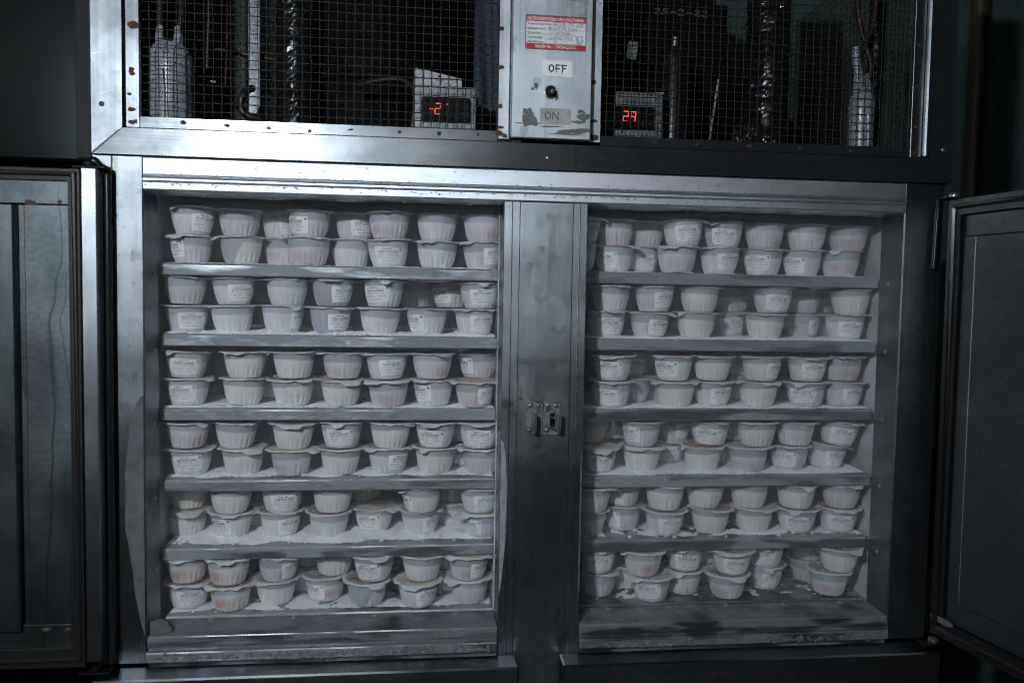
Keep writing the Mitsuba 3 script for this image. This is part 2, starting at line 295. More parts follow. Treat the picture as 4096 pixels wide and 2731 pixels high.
# ---------------------------------------------------------------- the freezer
FZ = thing('blast_freezer', 'stainless steel two bay freezer with open doors and wire grille above', 'freezer')
XL, XR, ML, MR = -0.482, 0.9185, 0.145, 0.299         # opening sides, mullion sides
ZT, ZB = 1.525, 0.737                                  # opening top, sill top
rs = np.random.RandomState(4)

# upper frame, mitred
P0, P1 = -0.5620, -0.5120
Q0, Q1 = 0.9570, 1.0040
Bz0, Bz1, TOP = 1.5835, 1.6285, 2.15
metal(FZ, 'upper_post', prism([(P0, Bz0 + 0.0008), (P1, Bz1 + 0.0008), (P1, TOP), (P0, TOP)], -0.010, 0.02), along='z')
metal(FZ, 'upper_post', prism([(Q0, Bz1 + 0.0008), (Q1, Bz0 + 0.0008), (Q1, TOP), (Q0, TOP)], -0.010, 0.02), along='z')
metal(FZ, 'upper_rail', prism([(P0 + 0.0008, Bz0), (Q1 - 0.0008, Bz0), (Q0 - 0.0004, Bz1), (P1 + 0.0004, Bz1)], -0.010, 0.02), along='x')
part(FZ, 'mitre_sealant', tube([[P0 + 0.002, -0.0102, Bz0 + 0.002], [P1 - 0.004, -0.0102, Bz1 - 0.003]], [0.0016, 0.0010], 6), 'residue')
# trims round the grilles
metal(FZ, 'grille_trim', rbox(-0.5075, -0.4850, -0.006, 0.004, 1.6300, TOP, 0.0008), along='z', label='rust spotted left grille trim')
metal(FZ, 'grille_trim', rbox(-0.4846, 0.1300, -0.006, 0.004, 1.6300, 1.6495, 0.0008), along='x', label='wet bottom trim under the left grille')
metal(FZ, 'grille_trim', rbox(0.3185, 0.9200, -0.006, 0.004, 1.6300, 1.6480, 0.0008), along='x', label='dark bottom trim under the right grille')
metal(FZ, 'grille_trim', rbox(0.9204, 0.9425, -0.006, 0.004, 1.6300, TOP, 0.0008), along='z', label='right grille trim')
metal(FZ, 'corner_ridge', rbox(0.9435, 0.9552, -0.016, 0.0, 1.6300, TOP, 0.003), along='z')
metal(FZ, 'centre_strip', rbox(0.1304, 0.1500, -0.008, 0.004, 1.6345, TOP, 0.0008), along='z')
metal(FZ, 'centre_strip', rbox(0.2975, 0.3178, -0.008, 0.004, 1.6345, TOP, 0.0008), along='z')
# control panel box
CP = metal(FZ, 'control_panel', rbox(0.1515, 0.2965, -0.026, 0.0, 1.6340, TOP, 0.002), along='z', label='brushed control panel with stickers and a toggle switch')
YP = -0.0264
def sticker(name, x0, x1, z0, z1, m, y=YP, label=None, th=0.0004):
    return part(FZ, name, rbox(x0, x1, y - th, y, z0, z1, 0.0001), m, label=label)
sk = sticker('service_sticker', 0.1755, 0.2830, 1.7905, 1.8490, 'print_white', label='red and white service sticker with handwriting')
ys = YP - 0.0007
part(sk, 'border', cat([prism(sbox(0.1750, 1.7900, 0.2835, 1.8495).difference(sbox(0.1760, 1.7912, 0.2825, 1.8483)), ys + 0.0002, ys + 0.0006)]), 'ink')
part(sk, 'red_band', rbox(0.1762, 0.2823, ys, ys + 0.0003, 1.8385, 1.8481, 0.00005), 'print_red')
part(sk, 'red_band', rbox(0.1762, 0.2823, ys, ys + 0.0003, 1.7914, 1.8000, 0.00005), 'print_red')
def fit(text, h, w, x, z, bold=True, y=None):
    m = letters(text, h, bold)
    return on_plane(m, x, YP - 0.0010 if y is None else y, z, w / m.bounds[1][0])
part(sk, 'heading', fit('SAI REFRIGERATION & AIR CONDITIONING', 0.0052, 0.101, 0.1782, 1.8405), 'print_white', label='white heading in the red band')
part(sk, 'phone_line', fit('Mobile No. - 9850423611', 0.0050, 0.074, 0.1925, 1.7932), 'print_white', label='white phone line in the lower red band')
part(sk, 'lettering', cat([fit(t, 0.0032, w, 0.1785, z) for t, w, z in (('Owners of Applications', 0.042, 1.8325), ('Application Name', 0.032, 1.8243), ('Service Date', 0.023, 1.8166), ('Next Due Date', 0.027, 1.8088), ('Applications No.', 0.029, 1.8015), ('Sing.', 0.009, 1.8015))]
    [:5] + [fit('Sing.', 0.0030, 0.009, 0.2665, 1.8012)] + [rbox(x, 0.279, YP - 0.0009, YP - 0.0007, z - 0.0009, z - 0.0005, 0.00005) for x, z in ((0.222, 1.8325), (0.212, 1.8243), (0.203, 1.8166), (0.207, 1.8088), (0.209, 1.8015))]), 'ink', label='black form print')
def hand(text, h, x, z, w, y=YP - 0.0012, lw=0.0007, seed=0):
    """handwritten capitals and digits as pen strokes on a 4 x 6 box"""
    G = {'A': [[(0, 0), (2, 6), (4, 0)], [(1, 2), (3, 2)]], 'D': [[(0, 0), (0, 6), (3, 5), (4, 3), (3, 1), (0, 0)]], 'I': [[(2, 0), (2, 4)], [(2, 5.4), (2, 5.9)]], 'T': [[(2, 0), (2, 6)], [(0, 6), (4, 6)]], 'O': [[(2, 0), (0.2, 1.5), (0.2, 4.5), (2, 6), (3.8, 4.5), (3.8, 1.5), (2, 0)]],
         'P': [[(0.5, -1), (0.5, 6), (3.5, 5.5), (3.5, 3.5), (0.5, 2.8)]], 'V': [[(0, 6), (2, 0), (4, 6)]], 'L': [[(0.5, 6), (0.5, 0), (3.5, 0.3)]], 'B': [[(0, 0), (0, 6), (3, 5.5), (3, 3.8), (0, 3), (3.6, 2.6), (3.6, 0.6), (0, 0)]], 'S': [[(3.6, 5.4), (1.5, 6), (0.3, 4.6), (3.4, 2), (2, 0), (0.2, 0.6)]], 'F': [[(3.8, 6), (0.4, 6), (0.4, 0)], [(0.4, 3.2), (3.2, 3.2)]],
         'R': [[(0.3, 0), (0.3, 4)], [(0.3, 3), (1.6, 4), (3, 3.7)]], 'Z': [[(0, 4), (3.4, 4), (0, 0), (3.8, 0)]], 'E': [[(0.3, 2), (3.4, 2.2), (2, 4), (0.4, 2.4), (1, 0.2), (3.6, 0.4)]], 'N': [[(0, 0), (0.2, 6), (3.7, 0), (3.8, 6)]], '0': [[(2, 0), (0.4, 2), (0.8, 5), (2.4, 6), (3.6, 4), (3.2, 1), (2, 0)]], '1': [[(2, 0), (2, 6)]], '2': [[(0.3, 4.8), (2, 6), (3.5, 4.6), (0.2, 0), (4, 0.4)]],
         '4': [[(2.8, 0), (2.8, 6), (0, 2), (4, 2)]], '6': [[(3, 6), (0.6, 2.6), (1, 0.4), (3, 0.4), (3.2, 2.2), (0.8, 2.4)]], '5': [[(3.6, 6), (0.8, 6), (0.6, 3.4), (3, 3.2), (3.4, 1), (1.6, 0), (0.2, 0.6)]], '/': [[(2, -1), (2.4, 6.6)]], '-': [[(0.5, 3), (3.5, 3)]], '.': [[(1.5, 0), (1.9, 0)]]}
    r = random.Random(seed); paths = []; cx = 0.0; sc = h / 6
    n = len(text) * 5.0
    kx = w / n
    for c in text:
        for p in G.get(c, []):
            paths.append([(x + (cx + a * 0.92 + r.uniform(-.2, .2)) * kx, z + (b + r.uniform(-.3, .3)) * sc) for a, b in p])
        cx += 5.0
    return strokes(paths, lw, y)
part(sk, 'handwriting', cat([hand('ADITOP PVT LTD', 0.0045, 0.225, 1.8330, 0.054, lw=0.0006, seed=1), hand('BLAST FRIZZER', 0.0045, 0.2165, 1.8250, 0.054, lw=0.0006, seed=2), hand('11/04/2024', 0.0045, 0.2175, 1.8172, 0.038, lw=0.0006, seed=3), hand('10/06/2024', 0.0045, 0.2190, 1.8094, 0.040, lw=0.0006, seed=4), hand('01', 0.004, 0.226, 1.8020, 0.007, lw=0.0006, seed=5), hand('B5', 0.011, 0.2655, 1.8040, 0.015, lw=0.0006, seed=6)]), 'pen_ink', label='blue pen handwriting')
so = sticker('off_label', 0.2065, 0.2610, 1.7440, 1.7720, 'paper', label='white paper label reading OFF')
part(so, 'lettering', hand('OFF', 0.0125, 0.2180, 1.7515, 0.035, y=YP - 0.0009, lw=0.0021, seed=11), 'ink')
sn = sticker('on_label', 0.2035, 0.2590, 1.6600, 1.6880, 'old_paper', label='dirty grey paper label reading ON')
part(sn, 'lettering', hand('ON', 0.0125, 0.2125, 1.6685, 0.028, y=YP - 0.0009, lw=0.0017, seed=12), 'ink')
sw = part(FZ, 'toggle_switch', cat([lathe([(0.0105, 0), (0.0105, 0.003), (0.0085, 0.0042), (0.0085, 0.007), (0.004, 0.0075), (0.0002, 0.0075)], 6)]), 'dark_paint', label='metal toggle switch',
          to_world=T().translate([0.222, YP, 1.7165]).rotate([1, 0, 0], 90))
part(sw, 'lever', tube(curve([[0.222, YP - 0.006, 1.7165], [0.2225, YP - 0.014, 1.7150], [0.223, YP - 0.022, 1.7120]], 8), [0.0022, 0.0024, 0.0027, 0.003, 0.0034, 0.0036, 0.0034, 0.002], 10), 'screw_metal', smooth=50)
part(sw, 'collar', trimesh.creation.torus(0.0105, 0.0016, 24, 8).apply_transform(np.array([[1, 0, 0, 0.222], [0, 0, 1, YP - 0.001], [0, -1, 0, 1.7165], [0, 0, 0, 1.0]])), 'screw_metal', smooth=40)
for k, (cx, cz, rx, rz, s) in enumerate(((0.187, 1.674, 0.014, 0.013, 5), (0.2745, 1.676, 0.015, 0.0042, 9), (0.270, 1.667, 0.012, 0.0028, 12), (0.262, 1.651, 0.022, 0.0055, 15), (0.181, 1.6595, 0.017, 0.0013, 21), (0.215, 1.656, 0.020, 0.0011, 22), (0.250, 1.6435, 0.028, 0.0015, 23), (0.197, 1.7265, 0.003, 0.006, 31), (0.188, 1.7205, 0.003, 0.002, 33), (0.233, 1.7055, 0.003, 0.003, 35), (0.280, 1.684, 0.006, 0.003, 36), (0.285, 1.672, 0.005, 0.004, 37))):
    b = bigpoly(blob(cx, cz, rx, rz, s, n=90, rough=0.85).intersection(sbox(0.1525, 1.6355, 0.2955, 1.80)))
    part(FZ, 'adhesive_residue', prism(b, YP - 0.0003 - 0.00001 * k, YP + 0.0002), 'residue')
tape = bigpoly(blob(0.2905, 1.825, 0.016, 0.045, 41, rough=0.12))
# rivets, rust spots, screws of the upper frame
def rust(x, y, z, r, s, axis='y'):
    ry = random.Random(s)
    m = prism(bigpoly(blob(x, z, r * ry.uniform(.8, 1.5), r * ry.uniform(.6, 1.0), s, 18, 0.3)), y - 0.0012, y + 0.0004)
    return cat([m, dome(x, y - 0.001, z, r * 0.5, r * 0.4, 'y')])
k = 0
for x, z, r in [(-0.498, 1.871, .0035), (-0.4935, 1.8015, .0065), (-0.497, 1.7275, .0045), (-0.4945, 1.7200, .0048), (-0.4985, 1.7245, .0028), (-0.497, 1.661, .0042), (-0.4975, 1.6395, .0052), (-0.4915, 1.640, .003), (-0.502, 1.686, .003), (-0.4960, 1.94, .005),
                (-0.412, 1.6415, .0042), (-0.340, 1.6400, .0038), (-0.270, 1.638, .0036), (-0.200, 1.6355, .0036), (-0.130, 1.641, .003), (-0.045, 1.640, .0035), (0.025, 1.640, .0035), (0.095, 1.641, .003),
                (0.134, 1.829, .004), (0.134, 1.7605, .004), (0.133, 1.6915, .0048), (0.134, 1.655, .004), (0.1325, 1.6445, .005), (0.143, 1.6395, .0042),
                (0.304, 1.742, .004), (0.3045, 1.673, .0042), (0.3070, 1.6435, .006), (0.300, 1.648, .003),
                (0.931, 1.842, .004), (0.930, 1.764, .0045), (0.930, 1.688, .0052), (0.930, 1.640, .004), (0.60, 1.639, .004), (0.70, 1.639, .003), (0.80, 1.639, .003), (0.42, 1.639, .003), (0.50, 1.639, .003)]:
    k += 1
    part(FZ, 'rusty_rivet', rust(x, -0.006 if not 0.13 < x < 0.32 else -0.008, z, r, k), 'rust')
part(FZ, 'screw', dome(-0.545, -0.010, 1.6665, 0.0045, 0.002, 'y', n=14), 'rubber', label='dark screw in the left post')
part(FZ, 'screw', dome(0.222, -0.010, 1.6035, 0.0048, 0.0028, 'y', n=16), 'screw_metal', smooth=50)
part(FZ, 'screw', dome(0.985, -0.010, 1.646, 0.0048, 0.0028, 'y', n=16), 'screw_metal', smooth=50)

# lintel and jambs round the two bays
lint = [(0.090, 1.5825), (0.000, 1.5825), (-0.0020, 1.5800), (-0.0030, 1.5530), (-0.0012, 1.5507), (-0.0030, 1.5484), (-0.0048, 1.5455), (-0.0050, 1.5420), (-0.0034, 1.5385), (-0.0034, 1.5275), (-0.0018, 1.5256), (0.003, 1.5250), (0.090, 1.5250)]
metal(FZ, 'lintel', prism(lint, XL + 0.0008, XR - 0.0008, 'x'), 'steel_wide', along='x', label='wet steel lintel over both bays')
jl = [(-0.566, 0.02), (-0.5655, 0.001), (-0.5645, -0.0005), (-0.5345, -0.0005), (-0.533, 0.0006), (-0.5315, -0.0005), (XL - 0.002, -0.0005), (XL, 0.002), (XL, 0.075), (-0.49, 0.075), (-0.49, 0.02)]
metal(FZ, 'jamb', prism(jl, 0.690, 1.5825, 'z'), along='z', label='left jamb with a white frost patch')
jr = [(1.004, 0.02), (0.93, 0.02), (0.93, 0.075), (XR, 0.075), (XR, 0.002), (XR + 0.002, -0.0005), (0.985, -0.0005), (0.998, 0.001)]
metal(FZ, 'jamb', prism(jr[::-1], 0.690, 1.5825, 'z'), along='z', label='right jamb')
mul = [(ML, 0.08), (ML, 0.001), (ML + 0.001, 0.0), (0.1590, 0.0), (0.1600, 0.0016), (0.1612, 0.0), (0.1735, 0.0), (0.1752, 0.0018), (0.2718, 0.0018), (0.2735, 0.0), (0.2840, 0.0), (0.2852, 0.0016), (0.2864, 0.0), (MR - 0.001, 0.0), (MR, 0.001), (MR, 0.08)]
metal(FZ, 'mullion', prism(mul, 0.40, 1.5245, 'z'), along='z', label='centre mullion between the bays')
# door latch keepers on the mullion: two plates with screws, each with a sprung roller catch standing out of it
for kx in (0.2070, 0.2400):
    s = 1 if kx > 0.22 else -1
    lk = part(FZ, 'latch_keeper', rbox(kx - 0.0152, kx + 0.0152, -0.0005, 0.0032, 1.0995 - (s > 0) * 0.002, 1.1610 - (s > 0) * 0.001, 0.0010), 'latch_metal', label='worn steel latch keeper on the mullion')
    for sx, sz in ((-0.0075, 1.1525), (0.0075, 1.1520), (-0.0085, 1.1065)):
        sc = part(lk, 'screw', dome(kx + sx, -0.0005, sz, 0.0052, 0.0022, 'y', n=16), 'screw_metal', smooth=40)
        part(lk, 'screw_slot', cat([rbox(kx + sx - 0.0042, kx + sx + 0.0042, -0.0030, -0.0020, sz - 0.0006, sz + 0.0006, 0.0001).apply_transform(trimesh.transformations.rotation_matrix(0.5 * sx * 100, [0, 1, 0], [kx + sx, 0, sz]))]), 'ink')
    part(lk, 'slot', rbox(kx - 0.004, kx + 0.006, -0.0009, 0.0, 1.1095, 1.1385, 0.0004), 'black_matte')
    for zz in (1.1120, 1.1310):
        part(lk, 'catch_arm', prism([(kx - 0.008, -0.0005), (kx - 0.004 + s * 0.004, -0.020), (kx + 0.002 + s * 0.006, -0.0225), (kx + 0.007 + s * 0.006, -0.0215), (kx + 0.004 + s * 0.005, -0.016), (kx + 0.006, -0.0005)], zz, zz + 0.0022, 'z'), 'screw_metal')
    part(lk, 'roller', tube([[kx + 0.003 + s * 0.006, -0.0210, z] for z in np.linspace(1.1065, 1.1400, 5)], [0.0046, 0.0052, 0.0052, 0.0052, 0.0046], 16), 'screw_metal', smooth=40)
for x, z in ((0.181, 1.165), (0.182, 1.118), (0.182, 1.054), (0.278, 1.055), (0.276, 1.155), (0.230, 1.062)):
    part(FZ, 'rusty_rivet', rust(x, 0.0016, z, 0.0026, int(z * 991)), 'rust')
# sills and what is under them
for x0, x1, lab in ((XL + 0.0012, ML - 0.0012, 'left sill with frost and dark wet marks'), (MR + 0.0012, XR - 0.0012, 'right sill with frost and dark wet marks')):
    sp = [(0.078, 0.7375), (0.0025, 0.7372), (0.0005, 0.7366), (-0.0005, 0.7345), (-0.001, 0.7190), (0.004, 0.7170), (0.004, 0.7120), (-0.006, 0.7105), (-0.0075, 0.7085), (-0.0070, 0.6930), (0.004, 0.6905), (0.004, 0.60), (0.078, 0.60)]
    metal(FZ, 'sill', prism(sp, x0, x1, 'x'), 'sill_metal', along='x', label=lab)
    n = 4 if x0 < 0 else 5
    for i in range(n):
        x = x0 + (x1 - x0) * (i + 0.6) / (n + 0.1)
        part(FZ, 'screw', dome(x, 0.066 if x0 < 0 else 0.07, 0.7375, 0.0052, 0.0035, 'z', n=14), 'screw_metal', smooth=50)
    # ice beads along the frosted step
    r2 = np.random.RandomState(int(100 + 50 * x0)); ms = []
    for _ in range(420):
        ms.append(dome(r2.uniform(x0 + 0.005, x1 - 0.005), -0.0066, r2.normal(0.700, 0.0030), r2.uniform(.0010, .0045), r2.uniform(.0004, .0016), 'y', n=8))
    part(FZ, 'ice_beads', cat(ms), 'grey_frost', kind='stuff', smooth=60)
part(FZ, 'plinth', rbox(-0.56, 1.0, 0.03, 0.6, 0.02, 0.69), 'dark_paint')
for x0, x1, lab in ((-0.557, 0.1795, 'closed lower left door'), (0.262, 0.998, 'closed lower right door')):
    ld = metal(FZ, 'lower_door', rbox(x0, x1, -0.055, -0.002, 0.08, 0.6845, 0.003), 'lower_steel', along='x', label=lab)
    part(ld, 'seal', rbox(x0 + 0.004, x1 - 0.004, -0.002, 0.012, 0.1, 0.678, 0.002), 'rubber')
# inner liner: back, sides, ceiling, floor and the corner posts of each bay
for x0, x1 in ((XL, ML), (MR, 0.93)):
    xa, xb = (x0 - 0.01, x1 - 0.002) if x0 < 0 else (x0 + 0.002, x1 + 0.006)
    part(FZ, 'liner_back', rbox(xa, xb, 0.50, 0.51, 0.70, 1.56), 'liner_metal')
    part(FZ, 'liner_side', rbox(xa - 0.012, xa, 0.0765, 0.50, 0.70, 1.56), 'liner_metal')
    part(FZ, 'liner_side', rbox(xb, xb + 0.012, 0.0765, 0.50, 0.70, 1.56), 'liner_metal')
    part(FZ, 'liner_ceiling', rbox(xa, xb, 0.0905, 0.50, 1.532, 1.545), 'liner_metal')
    part(FZ, 'liner_floor', rbox(xa, xb, 0.0785, 0.50, 0.690, 0.712), 'liner_metal')
    for i in range(5):
        part(FZ, 'screw', dome(x0 + (x1 - x0) * (i + 0.7) / 5.2, 0.055, 1.5250, 0.0045, 0.003, 'd', n=12), 'screw_metal', smooth=50)
for z in np.arange(0.83, 1.5, 0.135):
    part(FZ, 'screw', dome(XL, 0.048, z + 0.012, 0.0042, 0.003, '+x', n=12), 'screw_metal', smooth=50)
    part(FZ, 'screw', dome(ML, 0.062, z + 0.02, 0.0042, 0.003, '-x', n=12), 'screw_metal', smooth=50)
    part(FZ, 'screw', dome(XR, 0.045, z + 0.02, 0.0042, 0.003, '-x', n=12), 'screw_metal', smooth=50)
# frost patches on the jamb and the mullion edge
def frost_patch(x0, x1, z0, z1, y, fn, seed, nu=26, nv=150, th=0.0016):
    """a thin uneven crust on a face looking to -y; fn(z) gives how far it reaches from x1 (or x0 when it returns a negative number)"""
    us, zs = np.linspace(0, 1, nu), np.linspace(z0, z1, nv)
    U, Z = np.meshgrid(us, zs, indexing='ij')
    wd = fn(Z) * (0.80 + 0.40 * meshkit.fbm(np.stack([Z * 14, Z * 0 + seed, Z * 0], -1), 4, seed))
    X = np.where(wd >= 0, x1 - np.abs(wd) * U, x0 + np.abs(wd) * U)
    H = th * np.minimum(1, (1 - U) * 6) * (0.4 + 1.1 * meshkit.fbm(np.stack([X * 300, Z * 300, Z * 0], -1), 3, seed)) * np.minimum(1, np.minimum(Z - z0, z1 - Z) * 60) + 0.0001
    v = np.stack([X, y - H, Z], -1).reshape(-1, 3)
    f = grid_faces(nu, nv)
    m = trimesh.Trimesh(v, f, process=False)
    if m.face_normals[:, 1].mean() > 0: m.invert()
    return m
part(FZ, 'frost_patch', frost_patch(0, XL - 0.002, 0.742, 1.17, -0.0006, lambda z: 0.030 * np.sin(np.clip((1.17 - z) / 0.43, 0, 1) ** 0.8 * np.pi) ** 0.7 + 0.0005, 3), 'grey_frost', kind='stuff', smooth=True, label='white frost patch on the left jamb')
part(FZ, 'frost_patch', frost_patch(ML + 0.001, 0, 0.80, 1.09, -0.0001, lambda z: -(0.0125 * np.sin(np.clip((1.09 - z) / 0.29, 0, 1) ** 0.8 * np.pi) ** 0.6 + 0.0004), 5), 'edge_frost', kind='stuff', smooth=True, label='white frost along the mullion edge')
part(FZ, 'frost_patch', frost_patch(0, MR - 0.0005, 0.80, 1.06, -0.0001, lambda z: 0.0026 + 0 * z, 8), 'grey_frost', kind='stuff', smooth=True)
# flake of ice at the left end of the sill
fl = bigpoly(blob(-0.462, 0.746, 0.020, 0.014, 77, 40, 0.30).intersection(sbox(-0.4805, 0.7378, -0.43, 0.79)))
part(FZ, 'ice_flake', prism(fl, 0.012, 0.015), 'grey_frost', label='thin flake of ice standing at the left end of the sill')
# water drops on lintel, jambs and mullion
r3 = np.random.RandomState(9); ms = []
for _ in range(420):
    x = r3.uniform(XL, XR); b = r3.rand()
    z = 1.5365 + r3.normal(0, 0.0012) if b < 0.5 else (1.552 + r3.normal(0, 0.0015) if b < 0.7 else r3.uniform(1.528, 1.578))
    r = r3.uniform(.0006, .0016)
    ms.append(dome(x, -0.0045 if z > 1.5385 else -0.0045, z, r, r * 0.55, 'y', n=7))
for _ in range(200):
    b = r3.rand()
    x = (r3.normal(0.1665, 0.003) if b < .35 else r3.normal(0.279, 0.003) if b < .7 else r3.uniform(0.15, 0.295)); z = r3.uniform(0.8, 1.52)
    r = r3.uniform(.0005, .0012)
    ms.append(dome(x, 0.0016 if 0.176 < x < 0.271 else 0.0, z, r, r * 0.6, 'y', n=7))
for _ in range(160):
    x = r3.uniform(-0.55, XL - 0.001) if r3.rand() < .7 else r3.uniform(XR + 0.002, 0.985); z = r3.uniform(0.8, 1.57); r = r3.uniform(.0005, .0012)
    ms.append(dome(x, -0.0006, z, r, r * 0.55, 'y', n=7))
part(FZ, 'water_drops', cat(ms), 'water', kind='stuff', smooth=60)

# shell of the machine bay: top, sides (mesh), back mesh, floor
metal(FZ, 'bay_floor', rbox(-0.55, 0.99, 0.021, 0.62, 1.590, 1.600), 'galvanised')
PITCH, WR = 0.01525, 0.00090
def wire(p0, p1, seed, amp=0.0005, r=WR):
    n = 9
    t = np.linspace(0, 1, n)[:, None]
    p = np.asarray(p0) * (1 - t) + np.asarray(p1) * t
    w = np.random.RandomState(seed).normal(0, amp, (n, 3)); w[:, 1] *= 0.6
    return tube(p + w, r, 5)
for gi, (x0, x1, nm) in enumerate(((-0.487, 0.1325, 'left wire grille in front of the machinery'), (0.316, 0.922, 'right wire grille in front of the machinery'))):
    gk = part(FZ, 'wire_grille', cat([tube([[x0, 0.006, 1.64], [x0, 0.006, TOP]], 0.0015, 6), tube([[x1, 0.006, 1.64], [x1, 0.006, TOP]], 0.0015, 6)]), 'wire_rust', label=nm)
    nx = int((x1 - x0) / PITCH); nz = int((2.08 - 1.642) / PITCH)
    for i in range(1, nx + 1):
        x = x0 + (x1 - x0) * i / (nx + 1)
        part(gk, 'wire', wire([x, 0.0050, 1.638], [x, 0.0050, 2.08], 1000 * gi + i), 'wire_rust', smooth=True)
    for i in range(nz + 1):
        z = 1.648 + PITCH * i
        part(gk, 'wire', wire([x0, 0.0068, z], [x1, 0.0068, z], 1000 * gi + 500 + i), 'wire_rust', smooth=True)
def far_mesh(axis, at, a0, a1):
    ms = []
    for a in np.arange(a0, a1, PITCH):
        ms.append(tube([[at, a, 1.60], [at, a, 2.1]] if axis == 'x' else [[a, at, 1.60], [a, at, 2.1]], 0.0009, 4, False))
    for z in np.arange(1.61, 2.1, PITCH):
        ms.append(tube([[at + 0.0015, a0, z], [at + 0.0015, a1, z]] if axis == 'x' else [[a0, at + 0.0015, z], [a1, at + 0.0015, z]], 0.0009, 4, False))
    return cat(ms)
part(FZ, 'side_grille', far_mesh('x', -0.530, 0.03, 0.60), 'wire_rust', kind='stuff', label='left side grille seen edge on')
part(FZ, 'side_grille', far_mesh('x', 0.985, 0.03, 0.60), 'wire_rust', kind='stuff', label='right side grille seen at an angle')
part(FZ, 'back_grille', far_mesh('y', 0.61, -0.53, 0.985), 'wire_rust', kind='stuff', label='back grille behind the machinery')

# left door, folded right back so that its inner face looks at the camera
YD = -0.060
DL = metal(FZ, 'door', rbox(-1.30, -0.5665, YD + 0.012, 0.012, 0.7150, 1.5490, 0.003), 'door_metal', along='z', label='open left door seen from its inner side')
fm = lambda name, mesh, **k: metal(DL, name, mesh, k.pop('m', 'door_metal'), along=k.pop('along', 'z'), **k)
fm('top_panel', rbox(-1.22, -0.5775, YD + 0.002, YD + 0.0115, 1.4905, 1.5300, 0.001), along='x')
fm('inner_panel', rbox(-0.6505, -0.5775, YD + 0.003, YD + 0.0115, 0.7880, 1.4900, 0.0015), label='frost streaked strip of the left door lining')
fm('inner_panel', rbox(-1.20, -0.6620, YD - 0.006, YD + 0.0115, 0.7780, 1.4900, 0.003), label='raised panel of the left door lining')
fm('bottom_panel', rbox(-1.22, -0.5775, YD + 0.004, YD + 0.0115, 0.7480, 0.7870, 0.001), along='x')
ring = sbox(-1.245, 0.7160, -0.5610, 1.5480).buffer(0).difference(sbox(-1.225, 0.7480, -0.5785, 1.5290))
part(DL, 'gasket', cat([prism(ring, YD - 0.004, YD + 0.0119), tube([[-1.235, YD - 0.004, 1.5395], [-0.5690, YD - 0.004, 1.5395], [-0.5690, YD - 0.004, 0.7300], [-1.235, YD - 0.004, 0.7300]], 0.006, 8)]), 'rubber')
ed = prism([(-0.5605, YD + 0.004), (-0.5400, -0.0530), (-0.5390, -0.047), (-0.5390, 0.010), (-0.5605, 0.010)], 0.7200, 1.5510, 'z')
fm('edge_trim', ed, m='steel', label='bright edge trim of the left door')
for x, z, r in ((-0.642, 1.4935, .005), (-0.634, 1.4925, .004), (-0.594, 1.4945, .0042), (-0.590, 0.7800, .005), (-0.625, 0.7795, .005)):
    part(DL, 'rust_spot', rust(x, YD + 0.0025, z, r, int(abs(x) * 1000)), 'rust')
part(FZ, 'door_seal', tube(curve([[-0.556, -0.030, 1.563], [-0.545, -0.028, 1.562], [-0.536, -0.022, 1.552], [-0.534, -0.018, 1.53], [-0.534, -0.018, 1.3], [-0.534, -0.018, 1.0], [-0.534, -0.018, 0.80], [-0.534, -0.018, 0.70]], 60), 0.0068, 10), 'rubber_wet', smooth=60, label='black rubber seal beside the left door')
for z in (1.5600, 0.6985):
    hg = part(FZ, 'hinge', cat([lathe([(0.0005, -0.003), (0.010, -0.003), (0.011, 0.0), (0.010, 0.004), (0.004, 0.0065), (0.0005, 0.0068)], 20)]), 'dark_paint', to_world=T().translate([-0.556, -0.035, z]), smooth=40)
    part(hg, 'arm', rbox(-0.580, -0.530, -0.046, -0.02, z - 0.007, z - 0.003, 0.001), 'dark_paint')

# right door, open a little past square
DA = math.radians(99)
DM = T([[-math.cos(DA), -math.sin(DA), 0, 0.9900], [-math.sin(DA), math.cos(DA), 0, -0.030], [0, 0, 1, 0], [0, 0, 0, 1.0]])
# local: x along the door from the hinge, y out of the inner face away from the bay (thickness +y after the mirror below), z up
def rp(name, mesh, m='door_dark', along='z', parent=None, **k):
    return metal(parent or DR, name, mesh, m, along=along, to_world=DM, **k)
fm2, uv2 = flat(rbox(0.0, 0.72, -0.075, -0.012, 0.7150, 1.5490, 0.003), swap=False)
DR = part(FZ, 'door', fm2, 'door_dark', uv=uv2, to_world=DM, label='open right door seen from its inner side')
rp('top_panel', rbox(0.040, 0.68, -0.0118, -0.003, 1.4780, 1.5170, 0.001), along='x')
rp('inner_panel', rbox(0.062, 0.66, -0.0118, -0.002, 0.790, 1.4775, 0.0015), label='dark wet lining panel of the right door')
rp('side_panel', rbox(0.034, 0.0612, -0.0118, -0.0026, 0.790, 1.4775, 0.001))
rp('bottom_panel', rbox(0.034, 0.68, -0.0118, -0.0028, 0.750, 0.7895, 0.001), along='x')
ring = sbox(0.002, 0.7160, 0.718, 1.5480).difference(sbox(0.030, 0.7480, 0.690, 1.5190))
gk = cat([prism(ring, -0.0119, 0.0035), tube([[0.70, 0.004, 1.5340], [0.0165, 0.004, 1.5340], [0.0165, 0.004, 0.7320], [0.70, 0.004, 0.7320]], 0.0075, 8)])
rp('gasket', gk, 'rubber_wet')
rp('edge_strip', rbox(-0.0035, -0.0005, -0.060, -0.014, 0.72, 1.545, 0.0008), 'steel')
fl = bigpoly(blob(0.034, 0.750, 0.026, 0.0065, 99, 30, 0.30))
rp('ice_flake', prism(fl, 0.004, 0.0055), 'grey_frost')
part(FZ, 'door_seal', tube(curve([[1.000, -0.036, 1.556], [0.985, -0.026, 1.556], [0.9765, -0.020, 1.549], [0.9755, -0.016, 1.53], [0.9735, -0.014, 1.42]], 30), 0.0048, 10), 'rubber_wet', smooth=60, label='black rubber seal above the right door hinge')
